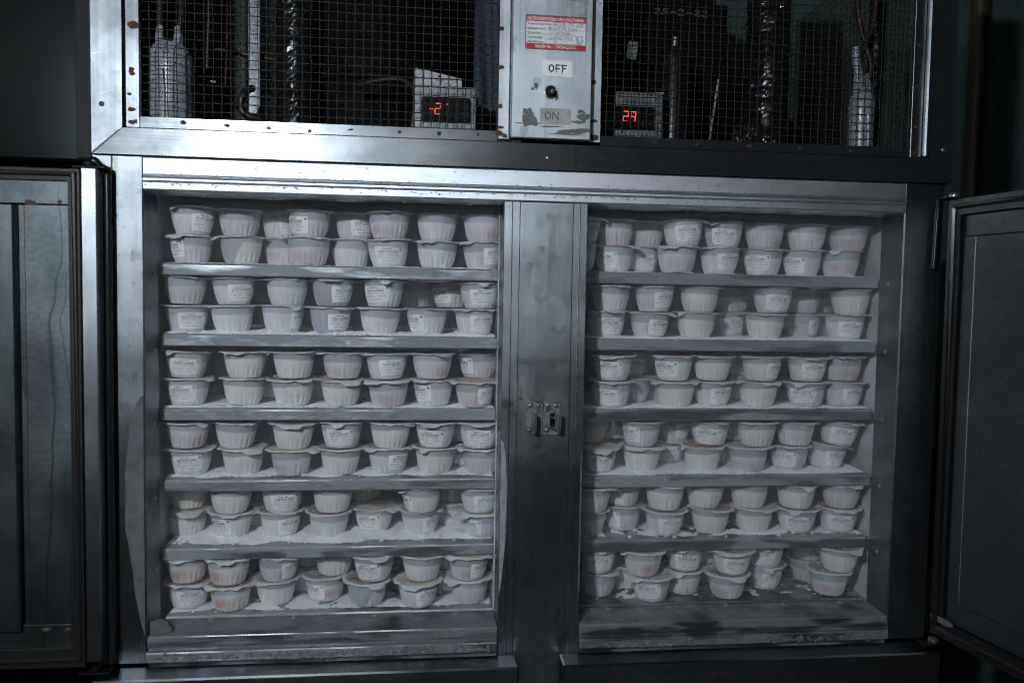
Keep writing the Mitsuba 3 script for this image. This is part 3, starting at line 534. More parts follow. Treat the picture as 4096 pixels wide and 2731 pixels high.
for z in (1.5560, 0.6985):
    hg = part(FZ, 'hinge', lathe([(0.0005, -0.003), (0.009, -0.003), (0.010, 0.0), (0.009, 0.004), (0.004, 0.0065), (0.0005, 0.0068)], 20), 'screw_metal', to_world=T().translate([0.996, -0.032, z]), smooth=40)
    part(hg, 'arm', rbox(0.970, 1.018, -0.045, -0.02, z - 0.007, z - 0.003, 0.001), 'dark_paint')

# ---------------------------------------------------------------- machinery behind the grilles
def accumulator(x, y, z0, z1, r, label, pipes):
    t = thing('suction_accumulator', label, 'tank')
    n, k = 40, 30
    pr = [(0.0005, z0 - 0.02), (r * 0.9, z0 - 0.02), (r, z0)] + [(r * (1 + 0.02 * math.sin(9 * s)), z0 + (z1 - z0) * s) for s in np.linspace(0.05, 0.8, 14)] + [(r * math.cos(a), z1 - (z1 - z0) * 0.17 + (z1 - z0) * 0.19 * math.sin(a)) for a in np.linspace(0.1, 1.45, 10)] + [(0.0005, z1 + 0.004)]
    m = lathe(pr, 36)
    m.vertices[:, :2] *= 1 + 0.05 * (meshkit.fbm(m.vertices * 45, 3, int(x * 100) % 7)[:, None] - 0.5)
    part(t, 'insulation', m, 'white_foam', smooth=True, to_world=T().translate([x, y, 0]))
    part(t, 'seam', tube([[x + r * 0.1, y - r * 1.005, z0], [x + r * 0.08, y - r * 1.012, (z0 + z1) / 2], [x, y - r * 1.0, z0 + 0.72 * (z1 - z0)]], 0.0016, 6), 'white_foam')
    for p in pipes:
        part(t, 'pipe', tube(curve(p, 20), 0.006, 8), 'copper', smooth=60)
    for dx in (-0.4, 0.35):
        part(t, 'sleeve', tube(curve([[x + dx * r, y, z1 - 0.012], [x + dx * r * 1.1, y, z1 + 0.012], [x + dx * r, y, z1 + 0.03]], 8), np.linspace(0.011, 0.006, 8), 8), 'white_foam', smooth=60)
    return t
accumulator(-0.4560, 0.066, 1.60, 1.795, 0.0395, 'fat white foam wrapped cylinder behind the left end of the left grille', [[[-0.472, 0.066, 1.80], [-0.473, 0.07, 1.88], [-0.470, 0.09, 2.1]], [[-0.442, 0.066, 1.80], [-0.437, 0.07, 1.87], [-0.446, 0.08, 1.93], [-0.440, 0.10, 2.1]]])
accumulator(0.9130, 0.16, 1.60, 1.802, 0.0260, 'slim white foam wrapped cylinder behind the right end of the right grille', [[[0.906, 0.16, 1.80], [0.900, 0.16, 1.86], [0.930, 0.16, 1.93], [0.926, 0.16, 2.1]], [[0.919, 0.16, 1.80], [0.925, 0.16, 1.87], [0.905, 0.17, 1.95], [0.91, 0.17, 2.1]]])
fsl = thing('pipe_insulation', 'narrow white foam sleeve on the pipes above the slim right cylinder', 'pipe insulation')
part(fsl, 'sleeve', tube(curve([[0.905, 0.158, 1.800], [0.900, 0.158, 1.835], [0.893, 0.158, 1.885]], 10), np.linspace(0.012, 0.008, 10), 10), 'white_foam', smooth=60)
def crinkled(label, pts, r, seed, n=160):
    t = thing('insulated_pipe', label, 'pipe')
    c = curve(pts, n); m = tube(c, r, 48)
    cen = np.repeat(c, 48, 0); v = m.vertices; k = len(cen)
    dv = v[:k] - cen
    nz = meshkit.fbm(np.stack([np.arctan2(dv[:, 1], dv[:, 0]) * 9, v[:k, 2] * 150, v[:k, 0] * 100], -1), 3, seed)
    dg = np.abs(nz - 0.5) * 2
    v = v.copy(); v[:k] = cen + dv * (1 + 0.20 * (dg - 0.25))[:, None]
    part(t, 'wrapping', trimesh.Trimesh(v, m.faces, process=False), 'black_plastic', smooth=30)
    return t
crinkled('thick black plastic wrapped pipe behind the left grille', [[-0.262, 0.24, 2.15], [-0.262, 0.24, 1.95], [-0.262, 0.24, 1.75], [-0.262, 0.25, 1.61]], 0.040, 2)
crinkled('thick black plastic wrapped pipe behind the right grille with glints down its middle', [[0.735, 0.24, 2.15], [0.738, 0.24, 1.98], [0.738, 0.24, 1.78], [0.735, 0.25, 1.61]], 0.046, 3)
crinkled('slim black wrapped pipe beside the slim white cylinder', [[0.965, 0.20, 2.15], [0.962, 0.20, 1.9], [0.960, 0.20, 1.61]], 0.018, 4)
cs = thing('plastic_bundle', 'crumpled black plastic bundle at the foot of the wrapped right pipe', 'plastic wrap')
m = trimesh.creation.icosphere(5, 1.0); v = m.vertices
v = v * (1 + 0.35 * (np.abs(meshkit.fbm(v * 6, 4, 5) - 0.5)[:, None] * 2 - 0.3)) * [0.062, 0.05, 0.075] + [0.695, 0.20, 1.655]
part(cs, 'film', trimesh.Trimesh(v, m.faces, process=False), 'black_plastic', smooth=30)
br = thing('support_bar', 'pale galvanised upright bar behind the left grille', 'bar')
part(br, 'bar', rbox(-0.3700, -0.3450, 0.30, 0.312, 1.60, 2.15), 'galvanised')
for k, (x, r, lab) in enumerate(((-0.115, 0.185, 'black compressor body behind the left controller'), (0.575, 0.12, 'black compressor body behind the right grille'))):
    cp = thing('compressor', lab, 'compressor')
    part(cp, 'shell', lathe([(0.0005, 1.601), (r, 1.602), (r, 1.98), (r * 0.92, 2.06), (r * 0.7, 2.11), (r * 0.35, 2.13), (0.0005, 2.14)], 40), 'black_matte' if k == 0 else 'black_plastic', smooth=40, to_world=T().translate([x, 0.44, 0]))
    part(cp, 'band', lathe([(r + 0.001, 1.80), (r + 0.004, 1.803), (r + 0.004, 1.812), (r + 0.001, 1.815)], 40), 'black_matte', smooth=40, to_world=T().translate([x, 0.44, 0]))
    if k == 1:
        part(cp, 'chalk_date', trimesh.Trimesh(hand('25-2-22', 0.012, 0.494, 1.973, 0.125, y=0.2780, lw=0.0021, seed=21).vertices, hand('25-2-22', 0.012, 0.494, 1.973, 0.125, y=0.2780, lw=0.0021, seed=21).faces, process=False), 'chalk', label='date 25-2-22 written in chalk')
        part(cp, 'plate', rbox(0.475, 0.66, 0.2785, 0.290, 1.80, 2.0), 'black_matte')
fin = thing('condenser', 'dark finned condenser standing at the back of the machine bay', 'condenser')
part(fin, 'core', rbox(-0.28, 0.56, 0.56, 0.60, 1.601, 2.12), 'black_matte')
fan = thing('fan', 'dark round fan in the shade behind the right end of the right grille', 'fan')
fo = T().translate([0.835, 0.46, 1.735]).rotate([1, 0, 0], 90)
part(fan, 'ring', trimesh.creation.torus(0.085, 0.007, 40, 10), 'dark_paint', smooth=40, to_world=fo)
part(fan, 'hub', trimesh.creation.cylinder(0.022, 0.03, sections=24), 'dark_paint', smooth=40, to_world=fo)
for q in range(4):
    bl = prism(Polygon([(0.018, -0.012), (0.080, -0.030), (0.082, 0.022), (0.018, 0.010)]), -0.0015, 0.0015, 'z')
    part(fan, 'blade', bl, 'galvanised_dark', to_world=fo.rotate([0, 0, 1], 90 * q + 20).rotate([1, 0, 0], 22))
blk = thing('receiver_tank', 'dark upright tank with bright edge glints behind the right controller', 'tank')
part(blk, 'shell', lathe([(0.0005, 1.601), (0.03, 1.602), (0.03, 1.84), (0.022, 1.862), (0.0005, 1.866)], 28), 'black_plastic', smooth=40, to_world=T().translate([0.505, 0.16, 0]))
part(blk, 'valve', tube([[0.505, 0.16, 1.86], [0.505, 0.16, 1.885]], 0.007, 10), 'screw_metal', smooth=40)
cl = thing('cloth', 'dark blue cloth hanging behind the left grille beside the control panel', 'cloth')
U, Z = np.meshgrid(np.linspace(0, 1, 30), np.linspace(1.62, 2.12, 40), indexing='ij')
v = np.stack([0.098 + 0.10 * U, 0.20 + 0.010 * np.sin(U * 14 + Z * 9) + 0.012 * meshkit.noise(np.stack([U * 6, Z * 22, U * 0], -1)), Z], -1).reshape(-1, 3)
part(cl, 'sheet', trimesh.Trimesh(v, grid_faces(30, 40), process=False), 'denim_cloth', smooth=True)
def cable(label, pts, r, m, name='cable'):
    t = thing(name, label, 'cable'); part(t, 'run', tube(curve(pts, 40), r, 8), m, smooth=60); return t
cable('thin copper pipe running across the left bay', [[-0.45, 0.33, 1.865], [-0.41, 0.33, 1.862], [-0.37, 0.33, 1.856], [-0.30, 0.34, 1.85]], 0.006, 'copper', 'copper_pipe')
cable('copper pipe dropping beside the pale upright bar', [[-0.405, 0.27, 2.1], [-0.402, 0.27, 1.9], [-0.408, 0.27, 1.75], [-0.40, 0.27, 1.61]], 0.005, 'copper', 'copper_pipe')
cable('brown wire bundle right of the fat white cylinder', [[-0.415, 0.16, 2.1], [-0.412, 0.16, 1.9], [-0.416, 0.16, 1.76], [-0.41, 0.17, 1.61]], 0.004, 'copper')
cable('black looped cable at the foot of the pale bar', [[-0.345, 0.22, 1.76], [-0.358, 0.20, 1.74], [-0.362, 0.20, 1.715], [-0.345, 0.20, 1.70], [-0.32, 0.21, 1.70]], 0.008, 'rubber')
cable('white cable arched on the bay floor by the pale bar', [[-0.40, 0.20, 1.612], [-0.385, 0.19, 1.655], [-0.35, 0.19, 1.662], [-0.325, 0.20, 1.655]], 0.0035, 'white_plastic')
cable('grey cable leaning behind the right grille', [[0.570, 0.14, 1.61], [0.580, 0.14, 1.70], [0.592, 0.14, 1.80]], 0.0025, 'white_plastic')
cable('black cable hanging in front of the left compressor', [[-0.13, 0.20, 1.77], [-0.10, 0.18, 1.775], [-0.03, 0.16, 1.768], [-0.022, 0.15, 1.70], [-0.025, 0.15, 1.61]], 0.006, 'rubber')
tie = thing('cable_tie', 'small white cable tie on the brown wires', 'cable tie')
part(tie, 'strap', tube(curve([[-0.425, 0.152, 1.7555], [-0.412, 0.148, 1.753], [-0.398, 0.15, 1.7515]], 8), 0.0024, 6), 'white_plastic')
SEG = {'a': (0, 2, 1, 2), 'b': (1, 1, 1, 2), 'c': (1, 0, 1, 1), 'd': (0, 0, 1, 0), 'e': (0, 0, 0, 1), 'f': (0, 1, 0, 2), 'g': (0, 1, 1, 1)}
def digit(segs, x, z, w, h, y, sh=0.10):
    ms = []
    for s in segs:
        x0, z0, x1, z1 = SEG[s]
        p = [x + (x0 + sh * z0) * w, z + z0 * h / 2]; q = [x + (x1 + sh * z1) * w, z + z1 * h / 2]
        from shapely.geometry import LineString
        L = LineString([p, q]); g = affinity.scale(L, 0.82, 0.82).buffer(0.00095, cap_style=3)
        ms.append(prism(g, y, y + 0.0004))
    return ms
GLOW = {'type': 'area', 'radiance': {'type': 'rgb', 'value': [2.2, 0.11, 0.06]}}
def controller(label, x0, x1, z0, z1, y, bx, groups, extra, text):
    t = thing('temperature_controller', label, 'temperature controller')
    part(t, 'housing', rbox(x0, x1, y, y + 0.07, z0, z1, 0.002), 'galvanised')
    b = part(t, 'display', rbox(bx[0], bx[1], y - 0.006, y - 0.0004, bx[2], bx[3], 0.003), 'bezel_plastic', label='black display bezel')
    ms = []
    for segs, x, z, w, h in groups: ms += digit(segs, x, z, w, h, y - 0.0068)
    part(b, 'digits', cat(ms), 'red_glow', label='glowing red digits reading ' + text, emitter=GLOW)
    ic = [on_plane(letters('SET', 0.0022), bx[1] - 0.014, y - 0.0066, bx[2] + 0.008), on_plane(letters('PRG', 0.0018), bx[1] - 0.029, y - 0.0066, bx[2] + 0.010), on_plane(letters('v', 0.004), bx[1] - 0.028, y - 0.0066, bx[2] + 0.005), on_plane(letters('o', 0.004), bx[1] - 0.0135, y - 0.0066, bx[3] - 0.017), on_plane(letters('^', 0.004), bx[1] - 0.028, y - 0.0066, bx[3] - 0.017)]
    part(b, 'key_symbols', cat(ic), 'chalk')
    return t
controller('temperature controller reading -2 behind the left grille', -0.0215, 0.0965, 1.610, 1.7465, 0.080, (-0.0068, 0.0850, 1.6780, 1.7245),
    [('g', 0.0085, 1.6925, 0.0060, 0.0175), ('abged', 0.0185, 1.6925, 0.0088, 0.0190)], None, '-2')
dot = part('temperature_controller__display', 'indicator', cat([prism(bigpoly(blob(0.0410, 1.7105, 0.0012, 0.0016, 3, 10, 0.1)), 0.0732, 0.0736)]), 'red_glow', emitter=GLOW)
controller('temperature controller reading 29 behind the right grille', 0.3655, 0.4590, 1.610, 1.7520, 0.080, (0.3570, 0.4440, 1.6800, 1.7230),
    [('abged', 0.3790, 1.6935, 0.0092, 0.0185), ('abfgc', 0.3935, 1.6935, 0.0092, 0.0185)], None, '29')
cd = thing('instruction_card', 'white printed card with an arrow and the word TOP on the left controller', 'card')
part(cd, 'sheet', prism([(-0.0215, 1.7465), (0.0690, 1.7465), (0.0690, 1.7640), (-0.0215, 1.7815)], 0.092, 0.0925), 'card_paper')
part(cd, 'print', cat([on_plane(letters('TOP', 0.0062, True), 0.0175, 0.0917, 1.7570, 1.15), on_plane(letters('GROUND FLOOR', 0.0018), 0.0460, 0.0917, 1.7640), on_plane(letters('PHASE', 0.0018), -0.0130, 0.0917, 1.7700), on_plane(letters('BLACK - NEUTRAL', 0.0018), -0.0200, 0.0917, 1.7665), on_plane(letters('GREEN - EARTH', 0.0018), -0.0200, 0.0917, 1.7630), on_plane(letters('GS3-482-01-00', 0.0034), 0.0105, 0.0917, 1.7510),
    prism([(0.0220, 1.7655), (0.0300, 1.7655), (0.0260, 1.7695)], 0.0916, 0.0919), prism(sbox(0.0250, 1.7640, 0.0270, 1.7660), 0.0916, 0.0919)]), 'ink')
cd2 = thing('paper_slip', 'small pale paper slip hanging behind the right grille beside the panel', 'paper')
part(cd2, 'sheet', rbox(0.404, 0.424, 0.150, 0.1505, 1.835, 1.870, 0.0001), 'galvanised', to_world=T().translate([0.414, 0.15, 1.85]).rotate([0, 1, 0], 8).translate([-0.414, -0.15, -1.85]))
cd3 = thing('carton_flap', 'white flap with an orange edge on top of the right controller', 'carton')
part(cd3, 'flap', prism([(0.445, 1.7525), (0.4640, 1.7525), (0.4640, 1.7560), (0.445, 1.7545)], 0.09, 0.14), 'card_paper')

for nm, x0, x1, lab in (('mist_left', XL + 0.002, ML - 0.002, 'thin cold mist drifting in the left bay'), ('mist_right', MR + 0.002, XR - 0.0005, 'thicker cold mist drifting in the right bay')):
    key = thing('cold_mist', lab, 'mist', None, 'stuff')
    scene[key] = {'type': 'cube', 'to_world': T().translate([(x0 + x1) / 2, 0.2525, 1.1305]).scale([(x1 - x0) / 2, 0.2455, 0.392]), 'bsdf': {'type': 'null'}, 'interior': {'type': 'ref', 'id': nm}}

# ---------------------------------------------------------------- trays with frost
TZ = {'1': 1.4045, '2': 1.2740, '3': 1.1352, '4': 1.0008, '5': 0.8710, '6': 0.7418}
ORD = ['', 'topmost', 'second', 'third', 'fourth', 'fifth', 'lowest']
YF = 0.0800
BARE = {'R6': 1.0, 'L6': 0.55, 'R5': 0.35, 'L1': 0.1, 'R1': 0.1, 'L3': 0.2, 'R3': 0.25}
SNOW = {'L1': .0022, 'L2': .0050, 'L3': .0022, 'L4': .0035, 'L5': .0062, 'L6': .0022, 'R1': .0020, 'R2': .0030, 'R3': .0020, 'R4': .0035, 'R5': .0045, 'R6': .0018}
tray_key = {}
for ti, tn in enumerate(['L1', 'L2', 'L3', 'L4', 'L5', 'L6', 'R1', 'R2', 'R3', 'R4', 'R5', 'R6']):
    z = TZ[tn[1]]; left = tn[0] == 'L'
    x0, x1 = (-0.4800, 0.1420) if left else (0.3020, 0.9180)
    if left and tn == 'L6': x0 = -0.474
    side = 'left' if left else 'right'
    rest = {'L1': 'frosty front with bright glints', 'L2': 'bright icy front lip', 'L3': 'smooth shiny front lip', 'L4': 'grey lip under loose snow', 'L5': 'snow heaped on top', 'L6': 'dark wet deck', 'R1': 'misty matt front', 'R2': 'misty front lip', 'R3': 'dark wet patches on the lip', 'R4': 'loose snow on top', 'R5': 'stained lip and snow crumbs', 'R6': 'bare dark deck'}[tn]
    t = thing('freezer_tray', '%s tray of the %s bay, %s' % (ORD[int(tn[1])], side, rest), 'tray', 'metal trays in the two freezer bays')
    tray_key[tn] = t
    lip = 0.0225 if tn[1] != '6' else 0.0125
    # pressed sheet: rounded front lip, deck, upturned back
    prof = [(YF + 0.010, -lip), (YF + 0.0015, -lip), (YF, -lip + 0.0015)]
    prof += [(YF + 0.005 - 0.005 * math.cos(a), -0.005 + 0.005 * math.sin(a)) for a in np.linspace(0, math.pi / 2, 6)]
    prof += [(0.485, 0.0), (0.485, -0.004), (YF + 0.008, -0.004), (YF + 0.006, -0.006), (YF + 0.006, -lip + 0.003), (YF + 0.010, -lip + 0.003)]
    body = prism([(a, z + b) for a, b in prof], x0, x1, 'x')
    metal(t, 'sheet', body, {'R6': 'tray_bare', 'L6': 'tray_wet', 'R5': 'tray_wet', 'R3': 'tray_wet', 'L5': 'tray_wet', 'R4': 'tray_wet'}.get(tn, 'tray_metal'), along='x')
    sx = 1 if left else -1
    # frost sheet with crumbs
    rz = np.random.RandomState(50 + ti)
    nu, nv = 170, 64
    X, Y = np.meshgrid(np.linspace(x0 + 0.002, x1 - 0.002, nu), np.concatenate([np.linspace(YF + 0.001, 0.21, 44), np.linspace(0.22, 0.48, 20)]), indexing='ij')
    amp = SNOW[tn]
    P = np.stack([X, Y, X * 0], -1)
    h = amp * (meshkit.fbm(P * 26, 4, 100 + ti) * 1.7 - 0.35) + amp * 0.9 * np.clip(meshkit.fbm(P * 90, 3, 300 + ti) - 0.5, 0, 1) * 2.5
    h = h - BARE.get(tn, 0) * amp
    edge = np.clip((Y - YF - ((0.0015 if tn[1] in '1234' else 0.006) + (0.009 if tn[1] in '123' else 0.016) * meshkit.fbm(np.stack([X * 22, X * 0, X * 0], -1), 3, 700 + ti) * (2.2 if tn in ('L4', 'L5', 'R5') else 1.0))) / 0.012, 0, 1)
    h = np.where(h > 0, h * edge, h) - (1 - edge) * 0.0012
    v = np.stack([X, Y, z + 0.0002 + h], -1).reshape(-1, 3)
    fs = grid_faces(nu, nv)
    sheet = trimesh.Trimesh(v, fs, process=False)
    if sheet.face_normals[:, 2].mean() < 0: sheet.invert()
    ms = [sheet]
    ico = trimesh.creation.icosphere(1, 1.0)
    for _ in range(int((20 if tn != 'R6' else 4) + 16000 * max(amp - 0.002, 0))):
        r = 0.0011 + 0.0042 * rz.rand() ** 2.2 * (amp / 0.006)
        c = [rz.uniform(x0 + 0.01, x1 - 0.01), YF + 0.008 + 0.09 * rz.rand() ** 1.3, z + r * 0.4 + 0.3 * amp]
        vv = ico.vertices * (1 + 0.35 * rz.normal(0, 0.4, (len(ico.vertices), 1))) * [r * 1.2, r * 1.1, r * 0.8]
        ms.append(trimesh.Trimesh(vv + c, ico.faces, process=False))
    part(t, 'frost', cat(ms), 'snow', kind='stuff', smooth=40)
    # frost hanging under the upper trays
    if tn[1] in '123' or tn in ('L4',):
        nu = 220; U, V = np.meshgrid(np.linspace(x0 + 0.03, x1 - 0.03, nu), np.linspace(0, 1, 14), indexing='ij')
        drop = 0.0125 * np.clip(meshkit.fbm(np.stack([U * 13, U * 0, U * 0], -1), 4, 40 + ti) * 2.2 - 0.75, 0, 1) * (1.0 if tn[1] != '1' or left else 0.5) + 0.0008
        Yc = YF + 0.030 + 0.05 * V; S = np.sin(V * np.pi) ** 0.6
        Zc = z - 0.0045 - 0.016 * S * np.clip(drop / 0.003, 0, 1) - drop * S * (0.6 + 0.8 * meshkit.fbm(np.stack([U * 120, V * 5, U * 0], -1), 2, 9))
        hm = trimesh.Trimesh(np.stack([U, Yc, Zc], -1).reshape(-1, 3), grid_faces(nu, 14), process=False)
        if hm.face_normals[:, 2].mean() > 0: hm.invert()
        part(t, 'hanging_frost', hm, 'frost_white', kind='stuff', smooth=40)

# ---------------------------------------------------------------- cups
HC = 0.0515
PROF = np.array([(0.0005, 0.0), (0.0255, 0.0), (0.0275, 0.0008), (0.0290, 0.0028), (0.0302, 0.006), (0.0325, 0.012), (0.0343, 0.018), (0.0358, 0.024), (0.0370, 0.030), (0.0379, 0.036), (0.0387, 0.042), (0.0395, 0.0475), (0.0402, 0.0492), (0.0440, 0.0500), (0.0455, 0.0502), (0.0458, 0.0508), (0.0440, 0.0512), (0.020, 0.0512), (0.0005, 0.0512)])
def wall_r(z): return np.interp(z, PROF[2:12, 1], PROF[2:12, 0])
NF, NA = 20, 120
def cup_mesh(tone, seed):
    r = np.random.RandomState(seed)
    zs = np.concatenate([[0.0, 0.0, 0.0006, 0.0016, 0.003, 0.005], np.linspace(0.0075, 0.0475, 19), [0.0492, 0.0500, 0.0502, 0.0508, 0.0512, 0.0506, 0.0470, 0.0470]])
    rr = np.concatenate([[0.0005, 0.0250], np.interp(zs[2:25], PROF[1:12, 1], PROF[1:12, 0]), [0.0402, 0.0440, 0.0455, 0.0458, 0.0440, 0.0405, 0.0385, 0.0005]])
    th = np.arange(NA) * 2 * np.pi / NA
    TH, Z = np.meshgrid(th, zs); R = np.repeat(rr[:, None], NA, 1)
    ph = (TH / (2 * np.pi) * NF) % 1.0
    groove = np.exp(-((ph - 0.5) / 0.11) ** 2)
    hts = r.uniform(0.024, 0.031, NF)[(TH / (2 * np.pi) * NF).astype(int) % NF]
    fade = np.clip((hts - Z) / 0.008, 0, 1) * np.clip((Z + 0.0015) / 0.003, 0, 1)
    bulge = 0.0005 * np.cos((ph - 0.0) * 2 * np.pi) * fade
    body = (np.arange(len(zs)) >= 1) & (np.arange(len(zs)) <= 25)
    R = R + np.where(body[:, None], bulge - 0.0009 * groove * fade, 0)
    X, Y = R * np.cos(TH), R * np.sin(TH)
    v = np.stack([X, Y, Z], -1).reshape(-1, 3)
    i, j = np.meshgrid(np.arange(len(zs) - 1), np.arange(NA), indexing='ij')
    a, b, c, d = i * NA + j, i * NA + (j + 1) % NA, (i + 1) * NA + (j + 1) % NA, (i + 1) * NA + j
    f = np.concatenate([np.stack([a, c, b], -1).reshape(-1, 3), np.stack([a, d, c], -1).reshape(-1, 3)])
    m = trimesh.Trimesh(v, f, process=False)
    if m.volume < 0: m.invert()
    # colours: sweet with syrup inside, empty frosted plastic above the fill line
    fill = {'w': 0.034, 'c': 0.0345, 'p': 0.032, 'g': 0.033, 'o': 0.033, 'h': 0.030}[tone] + r.uniform(-.0025, .0025)
    content = np.array({'w': (0.69, 0.69, 0.695), 'c': (0.72, 0.715, 0.68), 'p': (0.65, 0.61, 0.635), 'g': (0.58, 0.59, 0.605), 'o': (0.69, 0.645, 0.625), 'h': (0.69, 0.69, 0.655)}[tone])
    empty = np.array((0.42, 0.43, 0.465)) * r.uniform(.9, 1.1)
    n3 = meshkit.fbm(np.stack([X * 70, Y * 70, Z * 110], -1), 3, seed)
    line = fill + 0.0020 * np.cos(TH - r.uniform(0, 6.3)) + 0.0016 * (n3 - 0.5)
    if tone == 'h':
        dd = np.cos(TH - (-math.pi / 2 - 0.9))                     # frozen at a slant: one side empty
        line = 0.040 - 0.050 * np.clip(dd * 1.6 - 0.25, 0, 1) + 0.004 * (n3 - 0.5)
    t = np.clip((Z - line) / 0.0022 + 0.5, 0, 1)[..., None]
    col = content * (0.93 + 0.14 * n3[..., None])
    if tone in 'po':
        for _ in range(3 if tone == 'p' else 2):
            a0 = -math.pi / 2 + r.uniform(-1.2, 1.2); z0 = r.uniform(0.010, 0.022)
            da = np.angle(np.exp(1j * (TH - a0)))
            w = np.exp(-(da / 0.42) ** 2 - ((Z - z0) / 0.009) ** 2)[..., None] * (0.40 if tone == 'p' else 0.62) * (0.5 + 1.0 * n3[..., None])
            col = col * (1 - w) + np.array((0.50, 0.36, 0.38) if tone == 'p' else (0.52, 0.30, 0.26)) * w
    gk = (groove * fade)[..., None]
    col = col * (1 - 0.30 * gk) + np.array((0.40, 0.34, 0.37) if tone in 'pog' else (0.50, 0.49, 0.50)) * 0.30 * gk
    col = col * (1 - t) + empty * t
    fl = np.clip((Z - 0.0465) / 0.002, 0, 1)[..., None]
    col = col * (1 - fl) + np.array((0.55, 0.56, 0.58)) * fl
    return m, np.clip(col, 0, 1).reshape(-1, 3)
def lid_mesh(seed, flap):
    r = np.random.RandomState(900 + seed)
    nr, na = 16, 96
    th = np.arange(na) * 2 * np.pi / na
    edge = 0.0474 + 0.0012 * r.rand() + sum(r.uniform(0, .0009) * np.cos(k * th + r.uniform(0, 6.3)) for k in (2, 3, 5, 8, 13, 21))
    lift = sum(r.uniform(0, .0008) * np.cos(k * th + r.uniform(0, 6.3)) for k in (2, 3, 4, 7, 11)) - 0.0026
    lift = lift + 0.0012 * np.abs(np.sin(th * 7 + r.uniform(0, 6) + 1.2 * np.sin(th * 2)))
    for _ in range(flap):
        a0, w, ln = r.uniform(0, 2 * np.pi) if _ else -math.pi / 2 + r.uniform(-1.5, 1.5), r.uniform(.18, .5), r.uniform(.003, .009)
        da = np.abs(np.angle(np.exp(1j * (th - a0)))); k = np.clip(1.25 - (da / w) ** 2, 0, 1)
        edge = edge + ln * k; lift = lift + r.uniform(-.0075, .0012) * k
    rad = np.concatenate([np.linspace(0.0006, 0.040, 10), [0.0425, 0.0445], np.full(4, np.nan)])
    R = np.repeat(rad[:, None], na, 1); t = np.linspace(0.25, 1, 4)
    for q in range(4): R[12 + q] = 0.0445 + (edge - 0.0445) * t[q]
    s = np.clip((R - 0.0445) / np.maximum(edge - 0.0445, 1e-6), 0, 1)
    X, Y = R * np.cos(th), R * np.sin(th)
    n = meshkit.fbm(np.stack([X * 60, Y * 60, X * 0 + seed], -1), 3, seed)
    Z = 0.0514 - 0.0016 * np.clip(1 - R / 0.041, 0, 1) ** 0.4 + 0.0012 * (n - 0.5) * np.clip(1 - R / 0.043, 0, 1) ** 0.3 + lift * s ** 1.3 + np.where(np.abs(R - 0.0425) < 0.0012, 0.0005, 0)
    top = np.stack([X, Y, Z], -1).reshape(-1, 3); bot = top - [0, 0, 0.00035]
    i, j = np.meshgrid(np.arange(nr - 1), np.arange(na), indexing='ij')
    a, b, c, d = i * na + j, i * na + (j + 1) % na, (i + 1) * na + (j + 1) % na, (i + 1) * na + j
    f = np.concatenate([np.stack([a, c, b], -1).reshape(-1, 3), np.stack([a, d, c], -1).reshape(-1, 3)])
    k = (nr - 1) * na + np.arange(na); k2 = (nr - 1) * na + (np.arange(na) + 1) % na; N = nr * na
    side = np.concatenate([np.stack([k, k2, k2 + N], -1), np.stack([k, k2 + N, k + N], -1)])
    m = trimesh.Trimesh(np.vstack([top, bot]), np.vstack([f[:, ::-1], f + N, side]), process=False)
    if m.face_normals[:len(f), 2].mean() < 0: m.invert()
    kind = seed % 4
    base = np.array([(0.34, 0.30, 0.28), (0.60, 0.53, 0.43), (0.36, 0.25, 0.20), (0.42, 0.41, 0.41)][kind])
    blush = np.array([(0.22, 0.13, 0.10), (0.40, 0.20, 0.11), (0.34, 0.15, 0.08), (0.28, 0.22, 0.20)][kind])
    o = r.uniform(-.018, .018, 2)
    w = np.clip(np.exp(-(((X - o[0]) ** 2 + (Y - o[1]) ** 2) / 0.016 ** 2)) * (0.5 + n), 0, 1)[..., None]
    col = base * (0.9 + 0.25 * n[..., None]) * (1 - w) + blush * w
    sp = (meshkit.noise(np.stack([X * 260, Y * 260, X * 0], -1), seed) > 0.83)[..., None] & (R < 0.040)[..., None]
    col = np.where(sp, (0.75, 0.75, 0.75), col)
    e = np.clip((R - 0.0405) / 0.002, 0, 1)[..., None]
    col = col * (1 - e) + np.array((0.60, 0.61, 0.635)) * e
    col = np.clip(col, 0, 1).reshape(-1, 3)
    return m, np.vstack([col, col * 0.9])
